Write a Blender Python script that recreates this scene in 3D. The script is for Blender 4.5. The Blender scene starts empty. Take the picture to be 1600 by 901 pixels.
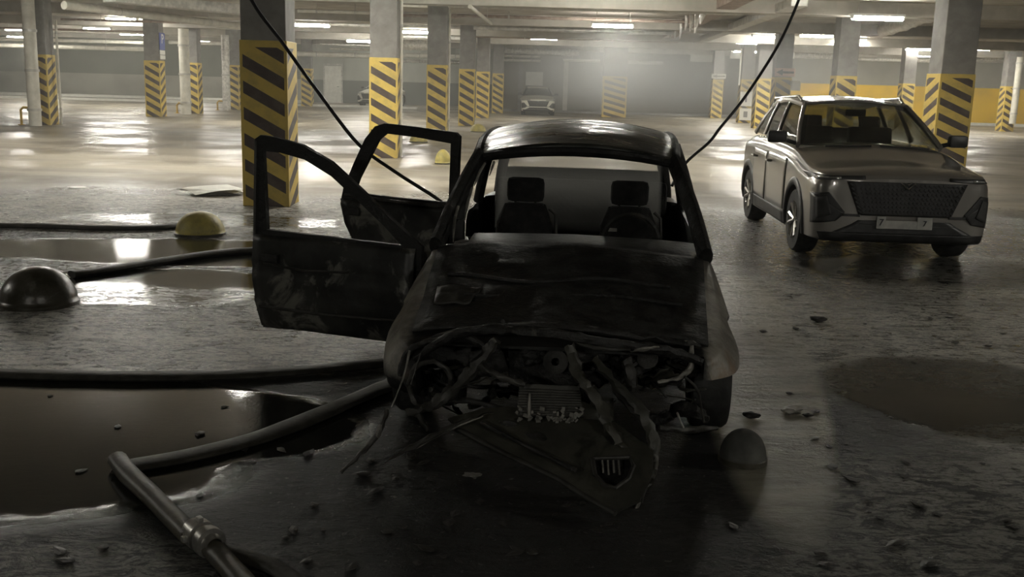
import bpy, bmesh, math, random
from mathutils import Vector, Matrix, noise
from mathutils.bvhtree import BVHTree
random.seed(7)
PI = math.pi
S = bpy.context.scene
C = S.collection

# ------------------------------------------------------------------ camera
FOC, CX, CY, CZ = 1600.0, 800.0, 450.5, 1.75
ROLL = math.atan(.0275)
PITCH = math.atan(322.5 * math.cos(ROLL) / FOC)
c_fwd = Vector((0, math.cos(PITCH), -math.sin(PITCH)))
_r0 = Vector((1, 0, 0)); _u0 = Vector((0, math.sin(PITCH), math.cos(PITCH)))
c_right = _r0 * math.cos(ROLL) + _u0 * math.sin(ROLL)
c_up = _u0 * math.cos(ROLL) - _r0 * math.sin(ROLL)
cam_d = bpy.data.cameras.new('camera'); cam_d.lens = 36.0; cam_d.sensor_width = 36.0
cam_d.clip_start = .05; cam_d.clip_end = 300
cam = bpy.data.objects.new('camera', cam_d); C.objects.link(cam)
m4 = Matrix((c_right, c_up, -c_fwd)).transposed().to_4x4(); m4.translation = Vector((0, 0, CZ))
cam.matrix_world = m4
S.camera = cam

def ray(px, py):
    return c_fwd + c_right * ((px - CX) / FOC) - c_up * ((py - CY) / FOC)
def at(px, py, Y):
    d = ray(px, py); return d * (Y / d.y) + Vector((0, 0, CZ))
def fl(px, py, z=0.0):
    d = ray(px, py); return d * ((z - CZ) / d.z) + Vector((0, 0, CZ))

# ------------------------------------------------------------------ world, exposure
S.view_settings.view_transform = 'Standard'; S.view_settings.look = 'None'
S.view_settings.gamma = 1.0; S.view_settings.use_curve_mapping = False
S.view_settings.exposure = 1.08
LAMP = 95.0         # emission strength of the fluorescent tubes
HAZE = 0.0045       # density of the thin smoke that fills the hall
w = bpy.data.worlds.new('world'); S.world = w; w.use_nodes = True
w.node_tree.nodes['Background'].inputs[0].default_value = (.55, .56, .5, 1)
w.node_tree.nodes['Background'].inputs[1].default_value = 0.012
cy = S.cycles
cy.use_denoising = True
cy.max_bounces = 6; cy.diffuse_bounces = 3; cy.glossy_bounces = 3; cy.transmission_bounces = 4
cy.transparent_max_bounces = 12; cy.volume_bounces = 0
cy.sample_clamp_indirect = 4.0; cy.caustics_reflective = False; cy.caustics_refractive = False
cy.volume_step_rate = 4.0; cy.volume_max_steps = 48

# ------------------------------------------------------------------ node helpers
class NT:
    def __init__(s, name):
        s.m = bpy.data.materials.new(name); s.m.use_nodes = True
        s.t = s.m.node_tree; s.b = s.t.nodes['Principled BSDF']; s.out = s.t.nodes['Material Output']
        s.co = s.t.nodes.new('ShaderNodeTexCoord')
    def n(s, kind, **kw):
        x = s.t.nodes.new('ShaderNode' + kind)
        for k, v in kw.items(): setattr(x, k, v)
        return x
    def put(s, sock, v):
        if hasattr(v, 'is_linked') or hasattr(v, 'links'): s.t.links.new(v, sock)
        elif v is not None: sock.default_value = v
    def math(s, op, a, b=None, c=None, clamp=False):
        x = s.n('Math', operation=op, use_clamp=clamp)
        s.put(x.inputs[0], a)
        if b is not None: s.put(x.inputs[1], b)
        if c is not None: s.put(x.inputs[2], c)
        return x.outputs[0]
    def noise(s, scale, detail=4, rough=.55, vec=None, dist=0.0):
        x = s.n('TexNoise'); x.inputs['Scale'].default_value = scale; x.inputs['Detail'].default_value = detail
        x.inputs['Roughness'].default_value = rough; x.inputs['Distortion'].default_value = dist
        s.put(x.inputs['Vector'], vec if vec is not None else s.co.outputs['Object'])
        return x.outputs['Fac']
    def ramp(s, v, lo, hi, a=0.0, b=1.0):
        x = s.n('MapRange', clamp=True, interpolation_type='SMOOTHSTEP'); s.put(x.inputs[0], v)
        x.inputs[1].default_value = lo; x.inputs[2].default_value = hi
        x.inputs[3].default_value = a; x.inputs[4].default_value = b
        return x.outputs[0]
    def mix(s, f, a, b):
        x = s.n('Mix', data_type='RGBA'); s.put(x.inputs[0], f)
        s.put(x.inputs[6], a if not isinstance(a, tuple) else (*a, 1)[:4]); s.put(x.inputs[7], b if not isinstance(b, tuple) else (*b, 1)[:4])
        return x.outputs[2]
    def scaled(s, v, sc):
        x = s.n('Mapping'); s.put(x.inputs[0], v); x.inputs['Scale'].default_value = sc
        return x.outputs[0]
    def bump(s, h, strength, dist=.02):
        x = s.n('Bump'); x.inputs['Strength'].default_value = strength if not hasattr(strength, 'links') else 1
        if hasattr(strength, 'links'): s.put(x.inputs['Strength'], strength)
        x.inputs['Distance'].default_value = dist; s.put(x.inputs['Height'], h)
        s.put(s.b.inputs['Normal'], x.outputs[0])

def surf(name, c1, c2=None, scale=6, rough=.6, metal=0.0, lo=.35, hi=.65, bump=0, bdist=.01, rough2=None, c3=None, s3=2.0, t3=(.58, .7), detail=6, coat=0, sx=None):
    t = NT(name); vec = t.scaled(t.co.outputs['Object'], sx) if sx else None
    nz = t.noise(scale, detail, .6, vec); f = t.ramp(nz, lo, hi)
    col = t.mix(f, c1, c2 or c1)
    if c3: col = t.mix(t.ramp(t.noise(s3, 6, .65, vec, .6), *t3), col, c3)
    t.put(t.b.inputs['Base Color'], col)
    t.put(t.b.inputs['Roughness'], rough if rough2 is None else t.ramp(nz, lo, hi, rough, rough2))
    t.b.inputs['Metallic'].default_value = metal
    if coat: t.b.inputs['Coat Weight'].default_value = coat; t.b.inputs['Coat Roughness'].default_value = .05
    if bump: t.bump(t.noise(scale * 3, 5, .6, vec), bump, bdist)
    return t.m

def emit(name, col, strength):
    t = NT(name); t.b.inputs['Base Color'].default_value = (*col, 1)
    t.b.inputs['Emission Color'].default_value = (*col, 1); t.b.inputs['Emission Strength'].default_value = strength
    return t.m

def glass(name, tint, alpha, rough=.03):
    t = NT(name); g = t.n('BsdfGlossy'); g.inputs['Roughness'].default_value = rough; g.inputs['Color'].default_value = (.9, .9, .9, 1)
    tr = t.n('BsdfTransparent'); tr.inputs['Color'].default_value = (*tint, 1)
    fr = t.n('LayerWeight'); fr.inputs[0].default_value = .5
    mx = t.n('MixShader'); t.put(mx.inputs[0], t.math('MULTIPLY_ADD', t.math('POWER', fr.outputs['Facing'], 3.0), .5, .04))
    t.put(mx.inputs[1], tr.outputs[0]); t.put(mx.inputs[2], g.outputs[0])
    df = t.n('BsdfDiffuse'); df.inputs['Color'].default_value = (.03, .032, .03, 1)
    m2 = t.n('MixShader'); m2.inputs[0].default_value = alpha
    t.put(m2.inputs[1], mx.outputs[0]); t.put(m2.inputs[2], df.outputs[0])
    t.put(t.out.inputs[0], m2.outputs[0]); return t.m

# ------------------------------------------------------------------ mesh helpers
class MB:
    def __init__(s): s.v = []; s.f = []; s.mi = []
    def add(s, vs, fs, mi=0):
        o = len(s.v); s.v += [tuple(v) for v in vs]; s.f += [tuple(i + o for i in f) for f in fs]; s.mi += [mi] * len(fs)
    def box(s, c, d, rot=None, bev=0.0, mi=0):
        hx, hy, hz = d[0] / 2, d[1] / 2, d[2] / 2; c = Vector(c); M = rot or Matrix.Identity(3)
        if bev <= 0:
            vs = [c + M @ Vector((x * hx, y * hy, z * hz)) for z in (-1, 1) for x, y in ((-1, -1), (1, -1), (1, 1), (-1, 1))]
            s.add(vs, [(3, 2, 1, 0), (4, 5, 6, 7), (0, 1, 5, 4), (1, 2, 6, 5), (2, 3, 7, 6), (3, 0, 4, 7)], mi); return
        bm = bmesh.new(); bmesh.ops.create_cube(bm, size=1.0)
        for v in bm.verts: v.co = Vector((v.co.x * d[0], v.co.y * d[1], v.co.z * d[2]))
        bmesh.ops.bevel(bm, geom=bm.edges[:], offset=bev, segments=2, profile=.6, affect='EDGES')
        bm.verts.index_update()
        s.add([c + M @ v.co for v in bm.verts], [[v.index for v in f.verts] for f in bm.faces], mi); bm.free()
    def tube(s, pts, r, n=10, flat=1.0, upv=(0, 0, 1), mi=0):
        pts = [Vector(p) for p in pts]; rs = r if isinstance(r, (list, tuple)) else [r] * len(pts)
        rings = []; prev = None
        for i, p in enumerate(pts):
            t = (pts[min(i + 1, len(pts) - 1)] - pts[max(i - 1, 0)])
            if t.length < 1e-9: t = Vector((0, 0, 1))
            t.normalize(); a = t.cross(Vector(upv))
            if a.length < 1e-3: a = t.cross(Vector((1, 0, 0)))
            a.normalize()
            if prev is not None and flat == 1.0:
                a = prev - t * prev.dot(t)
                a.normalize()
            prev = a; b = a.cross(t)
            rings.append([p + a * math.cos(2 * PI * k / n) * rs[i] + b * math.sin(2 * PI * k / n) * rs[i] * flat for k in range(n)])
        vs = [v for g in rings for v in g]; m = len(rings)
        fs = [(i * n + k, i * n + (k + 1) % n, (i + 1) * n + (k + 1) % n, (i + 1) * n + k) for i in range(m - 1) for k in range(n)]
        fs += [tuple(range(n))[::-1], tuple((m - 1) * n + k for k in range(n))]
        s.add(vs, fs, mi)
    def grid(s, rows, mi=0):
        n = len(rows[0]); m = len(rows)
        s.add([p for r in rows for p in r], [(i * n + j, i * n + j + 1, (i + 1) * n + j + 1, (i + 1) * n + j) for i in range(m - 1) for j in range(n - 1)], mi)
    def lathe(s, prof, n=24, axis='z', c=(0, 0, 0), mi=0, a0=0, a1=2 * PI):
        c = Vector(c); vs = []
        for r, h in prof:
            for k in range(n):
                a = a0 + (a1 - a0) * k / n
                p = {'z': (r * math.cos(a), r * math.sin(a), h), 'x': (h, r * math.cos(a), r * math.sin(a)), 'y': (r * math.cos(a), h, r * math.sin(a))}[axis]
                vs.append(c + Vector(p))
        m = len(prof)
        s.add(vs, [(i * n + k, i * n + (k + 1) % n, (i + 1) * n + (k + 1) % n, (i + 1) * n + k) for i in range(m - 1) for k in range(n)], mi)
    def build(s, name, mat, parent=None, smooth=False, loc=None, rotz=0, thick=0, bevel=0):
        me = bpy.data.meshes.new(name); me.from_pydata(s.v, [], s.f)
        for mm in (mat if isinstance(mat, (list, tuple)) else [mat]): me.materials.append(mm)
        for p, k in zip(me.polygons, s.mi): p.material_index = k
        bm = bmesh.new(); bm.from_mesh(me); bmesh.ops.recalc_face_normals(bm, faces=bm.faces[:]); bm.to_mesh(me); bm.free()
        if smooth:
            for p in me.polygons: p.use_smooth = True
            if smooth != 'all':
                try: me.set_sharp_from_angle(angle=math.radians(40))
                except Exception: pass
        o = bpy.data.objects.new(name, me); C.objects.link(o)
        if parent: o.parent = parent
        if loc is not None: o.location = loc
        if rotz: o.rotation_euler.z = rotz
        if thick:
            md = o.modifiers.new('t', 'SOLIDIFY'); md.thickness = thick; md.offset = 0
        return o

def tag(o, label=None, cat=None, group=None, kind=None):
    if label: o['label'] = label
    if cat: o['category'] = cat
    if group: o['group'] = group
    if kind: o['kind'] = kind
    return o
def empty(name, loc=(0, 0, 0), rz=0, **kw):
    o = bpy.data.objects.new(name, None); C.objects.link(o); o.location = loc; o.rotation_euler.z = rz; o.empty_display_size = .1
    return tag(o, **kw)
def children(o): return [c for c in C.objects if c.parent == o]
def copy_tree(o, parent=None):
    c = o.copy(); C.objects.link(c)
    if parent: c.parent = parent
    for ch in children(o): copy_tree(ch, c)
    return c
def cat(pts, n):
    """Catmull-Rom through the points (tuples of any length)."""
    out = []; m = len(pts)
    for i in range(m - 1):
        p0, p1, p2, p3 = pts[max(i - 1, 0)], pts[i], pts[i + 1], pts[min(i + 2, m - 1)]
        for k in range(n):
            t = k / n
            out.append(tuple(.5 * (2 * b + (c - a) * t + (2 * a - 5 * b + 4 * c - d) * t * t + (3 * b - a - 3 * c + d) * t ** 3) for a, b, c, d in zip(p0, p1, p2, p3)))
    out.append(tuple(pts[-1])); return out
def lerp(a, b, t): return tuple(x + (y - x) * t for x, y in zip(a, b))

# ------------------------------------------------------------------ materials
M = {}
M['conc'] = surf('column_concrete', (.20, .19, .18), (.27, .26, .245), 3, .8, bump=.15, c3=(.13, .125, .12), s3=1.2)
M['ceil'] = surf('ceiling_concrete', (.42, .38, .33), (.55, .51, .45), 1.5, .85, c3=(.28, .24, .2), s3=.5)
M['beam'] = surf('beam_concrete', (.40, .38, .33), (.5, .47, .42), 2, .85)
M['galv'] = surf('galvanised_metal', (.42, .41, .38), (.62, .6, .55), 5, .45, .3, bump=.1)
M['whitepipe'] = surf('white_painted_pipe', (.6, .58, .5), (.75, .72, .64), 4, .5)
M['foil'] = surf('foil_lagging', (.75, .73, .68), (.5, .48, .44), 9, .3, .4, bump=.6, bdist=.03)
M['brownpipe'] = surf('rusty_brown_pipe', (.28, .2, .16), (.4, .32, .27), 6, .6)
M['tube'] = emit('fluorescent_tube', (1.0, .97, .87), LAMP)
M['lampbody'] = surf('lamp_housing', (.75, .75, .72), None, rough=.4)
M['yellow'] = surf('yellow_paint', (.75, .5, .05), (.62, .42, .06), 6, .5)
M['yellowsteel'] = surf('yellow_painted_steel', (.7, .45, .06), (.5, .32, .05), 8, .45)
M['bollardy'] = surf('yellow_painted_concrete', (.52, .44, .12), (.38, .32, .10), 9, .5, bump=.2, c3=(.14, .12, .06), s3=4)
M['bollardb'] = surf('sooty_concrete', (.035, .032, .022), (.08, .075, .06), 7, .28, bump=.3, c3=(.16, .15, .13), s3=5)
M['bollardg'] = surf('grey_concrete_dome', (.05, .05, .045), (.09, .09, .08), 7, .8, bump=.2)
M['black'] = surf('black_plastic', (.012, .012, .012), (.03, .03, .03), 9, .45)
M['rubber'] = surf('tyre_rubber', (.014, .014, .014), (.03, .03, .028), 12, .75, bump=.3)
M['cable'] = surf('black_cable', (.01, .01, .01), None, rough=.5)
M['white'] = surf('white_paint', (.75, .74, .68), (.65, .64, .58), 4, .5)
M['signwhite'] = surf('sign_white', (.8, .78, .72), None, rough=.4)
M['signpink'] = surf('sign_pink', (.75, .55, .48), None, rough=.4)
M['signblue'] = surf('sign_blue', (.03, .06, .35), None, rough=.4)
M['signblack'] = surf('sign_black', (.02, .02, .03), None, rough=.5)
M['hose'] = surf('wet_fire_hose', (.022, .021, .017), (.045, .043, .035), 14, .6, bump=.4, bdist=.006)
M['hosetan'] = surf('tan_fire_hose', (.09, .08, .058), (.05, .047, .037), 9, .45, bump=.4, bdist=.006)
M['alu'] = surf('aluminium_coupling', (.5, .49, .46), (.3, .29, .27), 14, .35, .8)
# burnt metal family
M['burnt'] = surf('burnt_body_steel', (.028, .027, .024), (.055, .052, .046), 5, .42, .2, bump=.45, bdist=.012, rough2=.7, c3=(.16, .15, .13), s3=3.2, t3=(.60, .72))
M['burntroof'] = surf('burnt_wet_roof', (.014, .016, .014), (.045, .048, .04), 3, .22, .1, bump=.5, bdist=.02, rough2=.5, sx=(1, 3, 1))
M['fender'] = surf('ash_rust_steel', (.10, .095, .085), (.22, .20, .175), 5, .5, .2, bump=.5, bdist=.012, c3=(.20, .13, .09), s3=3.0, t3=(.5, .66))
def body_mat():
    t = NT('burnt_body_with_sooty_bay'); sp = t.n('SeparateXYZ'); t.put(sp.inputs[0], t.co.outputs['Object'])
    nz = t.noise(5, 6, .65); n2 = t.noise(1.6, 6, .7); ax = t.math('ABSOLUTE', sp.outputs[0])
    base = t.mix(t.ramp(nz, .35, .65), (.13, .12, .105), (.32, .30, .26))
    base = t.mix(t.ramp(n2, .5, .62), base, (.20, .14, .095))
    soot = t.math('MAXIMUM', t.ramp(t.math('MULTIPLY_ADD', nz, .12, ax), .80, .74), t.ramp(t.math('MULTIPLY_ADD', nz, -.2, sp.outputs[2]), .30, .22))
    soot = t.math('MAXIMUM', soot, t.ramp(t.math('MULTIPLY_ADD', nz, -.5, sp.outputs[1]), .35, .6))
    t.put(t.b.inputs['Base Color'], t.mix(soot, base, (.012, .012, .011))); t.b.inputs['Roughness'].default_value = .5; t.b.inputs['Metallic'].default_value = .15
    t.bump(t.noise(14, 6, .65), .5, .012); return t.m
M['fender'] = body_mat()
M['hoodblk'] = surf('charred_black_steel', (.006, .006, .0055), (.018, .018, .016), 7, .5, 0, bump=.7, bdist=.02, rough2=.8, c3=(.045, .043, .037), s3=2.4, t3=(.62, .74))
M['char'] = surf('charred_parts', (.006, .006, .0055), (.02, .019, .017), 10, .6, 0, bump=.6, bdist=.02, c3=(.06, .055, .047), s3=5, t3=(.6, .7))
M['ashmetal'] = surf('ash_coated_metal', (.055, .053, .047), (.025, .024, .021), 9, .5, .2, bump=.5, bdist=.01)
M['lightash'] = surf('pale_ash_metal', (.30, .29, .26), (.14, .135, .12), 16, .45, .3, bump=.4)
M['panel'] = surf('sooty_panel', (.034, .034, .028), (.062, .06, .048), 6, .5, .1, bump=.4, bdist=.01, c3=(.02, .02, .017), s3=3)
M['doorburnt'] = surf('burnt_door_skin', (.016, .0165, .015), (.04, .04, .036), 4, .42, .1, bump=.4, bdist=.01, c3=(.15, .145, .125), s3=3.6, t3=(.52, .62))
M['seatburnt'] = surf('charred_seat', (.008, .008, .0075), (.02, .02, .018), 12, .85, 0, bump=.8, bdist=.02)
# parked cars
M['silver'] = surf('silver_grey_paint', (.30, .285, .265), None, rough=.28, metal=.55, coat=1.0)
M['whitecar'] = surf('white_car_paint', (.6, .58, .5), None, rough=.3, coat=.6)
M['glassd'] = glass('tinted_car_glass', (.68, .69, .65), .04)
M['lens'] = surf('lamp_lens', (.45, .45, .43), None, rough=.1, metal=.6)
M['alloy'] = surf('alloy_rim', (.55, .54, .5), None, rough=.25, metal=.9)
M['chrome'] = surf('chrome', (.75, .75, .74), None, rough=.12, metal=1)
M['plate'] = surf('number_plate_white', (.42, .41, .38), (.3, .3, .28), 9, .4)
M['cabin'] = surf('car_interior', (.03, .03, .03), (.045, .045, .042), 6, .8)

def stripes_mat():
    t = NT('hazard_stripes'); ge = t.n('NewGeometry'); sp = t.n('SeparateXYZ'); t.put(sp.inputs[0], t.co.outputs['Object'])
    sn = t.n('SeparateXYZ'); t.put(sn.inputs[0], t.co.outputs['Normal'])
    x, y, z = sp.outputs; nx = sn.outputs[0]
    front = t.math('MULTIPLY_ADD', x, .55, z)
    side = t.math('MULTIPLY_ADD', y, -.55, t.math('ADD', z, -.165 + .165))
    sideL = t.math('MULTIPLY_ADD', y, .55, z)
    isR = t.math('GREATER_THAN', nx, .5); isL = t.math('LESS_THAN', nx, -.5)
    v = t.math('ADD', t.math('MULTIPLY', side, isR), t.math('ADD', t.math('MULTIPLY', sideL, isL),
        t.math('MULTIPLY', front, t.math('SUBTRACT', 1.0, t.math('ADD', isR, isL)))))
    fr = t.math('FRACT', t.math('MULTIPLY', t.math('ADD', v, .02), 1 / .345))
    dark = t.math('LESS_THAN', fr, .47)
    ax = t.math('ABSOLUTE', x); ay = t.math('ABSOLUTE', y)
    edge = t.math('LESS_THAN', t.math('MINIMUM', ax, ay), .275)
    both = t.math('MULTIPLY', dark, edge)
    top = t.math('LESS_THAN', z, 2.11); both = t.math('MULTIPLY', both, top)
    nz = t.noise(4, 6, .6)
    ye = t.mix(t.ramp(nz, .4, .7), (.68, .50, .11), (.50, .37, .10)); br = t.mix(t.ramp(nz, .4, .7), (.055, .035, .03), (.10, .075, .06))
    t.put(t.b.inputs['Base Color'], t.mix(both, ye, br)); t.b.inputs['Roughness'].default_value = .55
    return t.m
M['haz'] = stripes_mat()

# ------------------------------------------------------------------ floor
def floor_mat():
    t = NT('wet_sooty_floor'); pos = t.n('NewGeometry').outputs['Position']
    wob = t.noise(1.3, 5, .6, pos); wob2 = t.noise(5.0, 5, .65, pos)
    sp = t.n('SeparateXYZ'); t.put(sp.inputs[0], pos); X, Y = sp.outputs[0], sp.outputs[1]
    def ell(cx, cy, rx, ry, a=0.0, soft=.25, dist=.5):
        ca, sa = math.cos(a), math.sin(a)
        dx = t.math('SUBTRACT', X, cx); dy = t.math('SUBTRACT', Y, cy)
        u = t.math('DIVIDE', t.math('ADD', t.math('MULTIPLY', dx, ca), t.math('MULTIPLY', dy, sa)), rx)
        v = t.math('DIVIDE', t.math('SUBTRACT', t.math('MULTIPLY', dy, ca), t.math('MULTIPLY', dx, sa)), ry)
        r = t.math('SQRT', t.math('ADD', t.math('MULTIPLY', u, u), t.math('MULTIPLY', v, v)))
        r = t.math('ADD', r, t.math('MULTIPLY', t.math('SUBTRACT', wob, .5), dist))
        r = t.math('ADD', r, t.math('MULTIPLY', t.math('SUBTRACT', wob2, .5), dist * .35))
        return t.ramp(r, 1 + soft, 1 - soft)
    mx = lambda *a: a[0] if len(a) == 1 else t.math('MAXIMUM', a[0], mx(*a[1:]))
    inv = lambda a: t.math('SUBTRACT', 1.0, a)
    mul = lambda a, b: t.math('MULTIPLY', a, b)
    far = t.ramp(Y, 13.0, 17.5); vfar = t.ramp(Y, 20, 60)
    # dry concrete with wear streaks across the lanes
    streak = t.noise(1.0, 5, .6, t.scaled(pos, (.12, .7, 1)))
    dry = t.mix(t.ramp(streak, .35, .65), (.20, .175, .135), (.35, .315, .25))
    dry = t.mix(t.ramp(t.noise(.5, 6, .6, pos), .52, .72), dry, (.19, .165, .13))
    # wet, soot-stained floor closer in
    n1 = t.noise(2.2, 7, .65, t.scaled(pos, (.7, 1.2, 1))); n2 = t.noise(14, 7, .75, pos)
    wet = t.mix(t.ramp(n1, .35, .65), (.035, .033, .028), (.13, .122, .105))
    soot = mx(ell(.25, 4.6, 2.3, 2.4, 0, .35, .6), ell(-1.2, 4.0, 2.6, 1.7, 0, .3), ell(1.6, 3.4, 2.6, 1.3, 0, .35))
    soot = mx(soot, ell(.5, 7.4, 1.1, 2.8, 0, .2, .2))
    wet = t.mix(soot, wet, t.mix(t.ramp(n2, .45, .7), (.006, .006, .0056), (.018, .0175, .016)))
    suv_shade = ell(4.1, 11.2, 1.5, 3.2, 0, .4, .5)  # shade under the silver car, put into the floor colour
    wet = t.mix(mul(suv_shade, .6), wet, (.035, .033, .03))
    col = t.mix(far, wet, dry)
    # worn, mud-yellow painted strip beside the burnt car
    strip = ell(1.66, 6.7, .36, 2.9, -.171, .10, .14)
    stripn = t.mix(t.ramp(t.noise(1.8, 5, .6, t.scaled(pos, (.6, 2.5, 1))), .3, .7), (.18, .168, .125), (.42, .39, .31))
    col = t.mix(mul(strip, t.ramp(n1, .2, .5, .6, 1.0)), col, stripn)
    # extinguisher foam residue
    foamreg = mx(ell(-3.0, 7.1, 2.8, 1.2, .05, .15, .4), ell(-4.6, 13.0, 3.4, 1.9, 0, .2, .5), ell(-1.6, 13.3, .9, .9), ell(-1.0, 6.25, .55, .35),
                 ell(3.9, 7.1, 1.9, 1.5, -.3, .3, .7), ell(6.5, 9.6, 3.0, 1.7, 0, .3, .5), ell(1.9, 3.9, 1.9, .85, .25, .35, .6), ell(3.4, 4.7, 1.2, .7, 0, .3, .6), ell(1.9, 8.0, .8, 2.0, 0, .3, .6), ell(-1.6, 3.3, 1.0, .35, 0, .4, .6), ell(-2.6, 6.35, 1.9, .55, 0, .25, .5))
    fn = t.noise(11.0, 8, .75, t.scaled(pos, (.45, 1.0, 1)), 1.2)
    core = mx(ell(.1, 4.9, 1.35, 2.2, 0, .3, .4), ell(.5, 7.4, 1.0, 2.8, 0, .2, .2))
    fine = t.noise(42, 4, .7, t.scaled(pos, (.6, 1.0, 1)), .6)
    foam = mul(mul(foamreg, inv(mul(core, .92))), t.math('MINIMUM', 1.0, t.math('ADD', mul(t.ramp(fn, .43, .53), t.ramp(fine, .34, .54)), mul(t.ramp(fn, .56, .66), .4))))
    dim = t.ramp(Y, 3.6, 6.2, .40, 1.0)
    col = t.mix(mul(mul(foam, dim), .9), col, (.58, .56, .50))
    specks = mul(t.ramp(t.noise(30, 3, .6, pos), .64, .70), mul(inv(far), .6))
    col = t.mix(mul(specks, dim), col, (.35, .34, .3))
    pud = mx(ell(-2.45, 5.0, 1.75, .74, -.05, .06, .25), ell(-2.3, 4.3, 1.2, .62, .1, .25, .5), ell(-3.2, 10.1, 2.6, .8, 0, .1, .5), ell(-2.9, 8.4, 1.3, .8, 0, .1, .5),
             ell(2.75, 5.85, .85, .85, .3, .12, .5), ell(3.7, 5.75, 1.3, .33, -.05, .12, .4), ell(-3.5, 12.4, 2.2, .5, 0, .15, .5), ell(4.2, 10.2, 1.5, .9))
    col = t.mix(mul(pud, .82), col, t.mix(t.ramp(n1, .3, .7), (.014, .015, .012), (.03, .03, .025)))
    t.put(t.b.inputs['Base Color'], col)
    wetr = t.ramp(n2, .4, .6, .10, .45); wetr = t.mix(soot, wetr, (.5, .5, .5)); wetr = t.mix(pud, wetr, t.mix(t.ramp(X, .5, 1.5), (.05, .05, .05), (.2, .2, .2))); wetr = t.mix(foam, wetr, (.5, .5, .5))
    wetr = t.mix(mul(strip, .7), wetr, (.3, .3, .3))
    dryr = t.ramp(t.noise(.35, 5, .6, pos), .42, .6, .30, .62)
    x = t.n('Mix', data_type='FLOAT'); t.put(x.inputs[0], far); t.put(x.inputs[2], wetr); t.put(x.inputs[3], dryr)
    t.put(t.b.inputs['Roughness'], x.outputs[0])
    t.put(t.b.inputs['Specular IOR Level'], t.math('MULTIPLY_ADD', soot, -.34, .6))
    h = t.math('ADD', mul(fn, 1.3), t.math('ADD', mul(t.noise(17, 5, .6, pos), .8), mul(fine, .5)))
    amt = t.math('ADD', .03, mul(mul(inv(pud), inv(far)), .75))
    t.bump(h, amt, .06)
    return t.m
M['floor'] = floor_mat()
b = MB(); b.grid([[(x, y, 0) for x in (-45, -20, 0, 20, 60)] for y in (-14, 0.5, 10, 30, 60, 90)])
tag(b.build('floor', M['floor']), kind='structure')

# ------------------------------------------------------------------ ceiling and walls
b = MB(); b.box((5, 39, 4.15), (100, 108, .3)); tag(b.build('ceiling', M['ceil']), kind='structure')
def split_wall(name, lowc, upc, zs):
    t = NT(name); sp = t.n('SeparateXYZ'); t.put(sp.inputs[0], t.co.outputs['Object'])
    f = t.math('LESS_THAN', sp.outputs[2], zs); nz = t.ramp(t.noise(.6, 5, .6), .35, .7)
    c = t.mix(f, upc, lowc); c = t.mix(t.math('MULTIPLY', nz, .25), c, (.12, .11, .1))
    t.put(t.b.inputs['Base Color'], c); t.b.inputs['Roughness'].default_value = .75; return t.m
wl = split_wall('wall_far_pale_base', (.50, .49, .42), (.23, .24, .19), 1.55)
wc = split_wall('wall_grey_base', (.17, .18, .16), (.42, .43, .38), 1.55)
wg = split_wall('wall_garage', (.17, .155, .12), (.20, .185, .15), 1.0)
wy = split_wall('wall_yellow_base', (.95, .60, .015), (.34, .33, .28), 2.15)
def wallbox(name, x0, x1, y, m, z1=4.0, d=.3):
    b = MB(); b.box(((x1 - x0) / 2, d / 2, z1 / 2), (x1 - x0, d, z1)); return tag(b.build(name, m, loc=(x0, y, 0)), kind='structure')
wallbox('wall_far_left', -42, -14.2, 74, wl)
wallbox('wall_back_left', -14.2, -1.0, 72, wc)
wallbox('wall_back', -1.0, 16.4, 66, wg)
wallbox('wall_back_right', 16.4, 52, 63, wy)
b = MB(); b.box((0, 45, 2), (.3, 92, 4)); tag(b.build('wall_left', wc, loc=(-42, 0, 0)), kind='structure')
b = MB(); b.box((0, 45, 2), (.3, 92, 4)); tag(b.build('wall_right', wc, loc=(52, 0, 0)), kind='structure')
for i, (x0, x1, y, z0, z1, m) in enumerate([(-41.8, -14.3, 70.0, 0, .16, 'white'), (-41.8, -6, 62.5, 0, .12, 'white'), (-1, 16, 63.5, 0, .13, 'conc'), (16.6, 51, 60.5, 0, .15, 'white')]):
    b = MB(); b.box(((x0 + x1) / 2, y, (z0 + z1) / 2), (x1 - x0, .5, z1 - z0)); tag(b.build('trim_%d' % (i + 1), M[m]), kind='structure')
for i, y in enumerate((27.5, 36.5, 45.5, 54.5, 63.0)):
    b = MB(); b.box((5, y, 3.83), (94, .7, .36)); tag(b.build('ceiling_beam', M['beam']), kind='structure')
# posts of the garage bay
for i, px in enumerate((882, 812)):
    p = at(px, 176, 64.5); b = MB(); b.box((p.x, 64.5, 1.6), (.28, .3, 3.2)); tag(b.build('trim_%d' % (i + 5), M['conc' if i else 'beam']), kind='structure')
for i, (a, c, y, z0, z1, mm) in enumerate([(1080, 1113, 63.0, 76, 97, 'white'), (1141, 1161, 62, 78, 92, 'white'), (822, 848, 65.8, 112, 134, 'white')]):
    p, q = at(a, z0, y), at(c, z1, y); b = MB(); b.box(((p.x + q.x) / 2, y, (p.z + q.z) / 2), (q.x - p.x, .3, abs(p.z - q.z)))
    tag(b.build('trim_%d' % (i + 7), M[mm]), kind='structure')
# door in the back left wall
pd = at(508, 158, 71.9); dr = empty('door_1', (pd.x, 71.9, 0)); tag(dr, kind='structure')
b = MB(); b.box((.56, 0, 1.25), (1.12, .06, 2.5), bev=.01); b.build('door_leaf', M['white'], dr)
b = MB()
for d in ((-.05, 1.28, .1, 2.62), (1.17, 1.28, .1, 2.62)): b.box((d[0], 0, 1.3), (.1, .12, 2.6))
b.box((.56, 0, 2.6), (1.32, .12, .1)); b.build('door_frame', M['galv'], dr)
b = MB(); b.tube([(.98, -.05, 1.1), (.98, -.1, 1.1), (.84, -.1, 1.1)], .015); b.build('door_handle', M['black'], dr)

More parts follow.
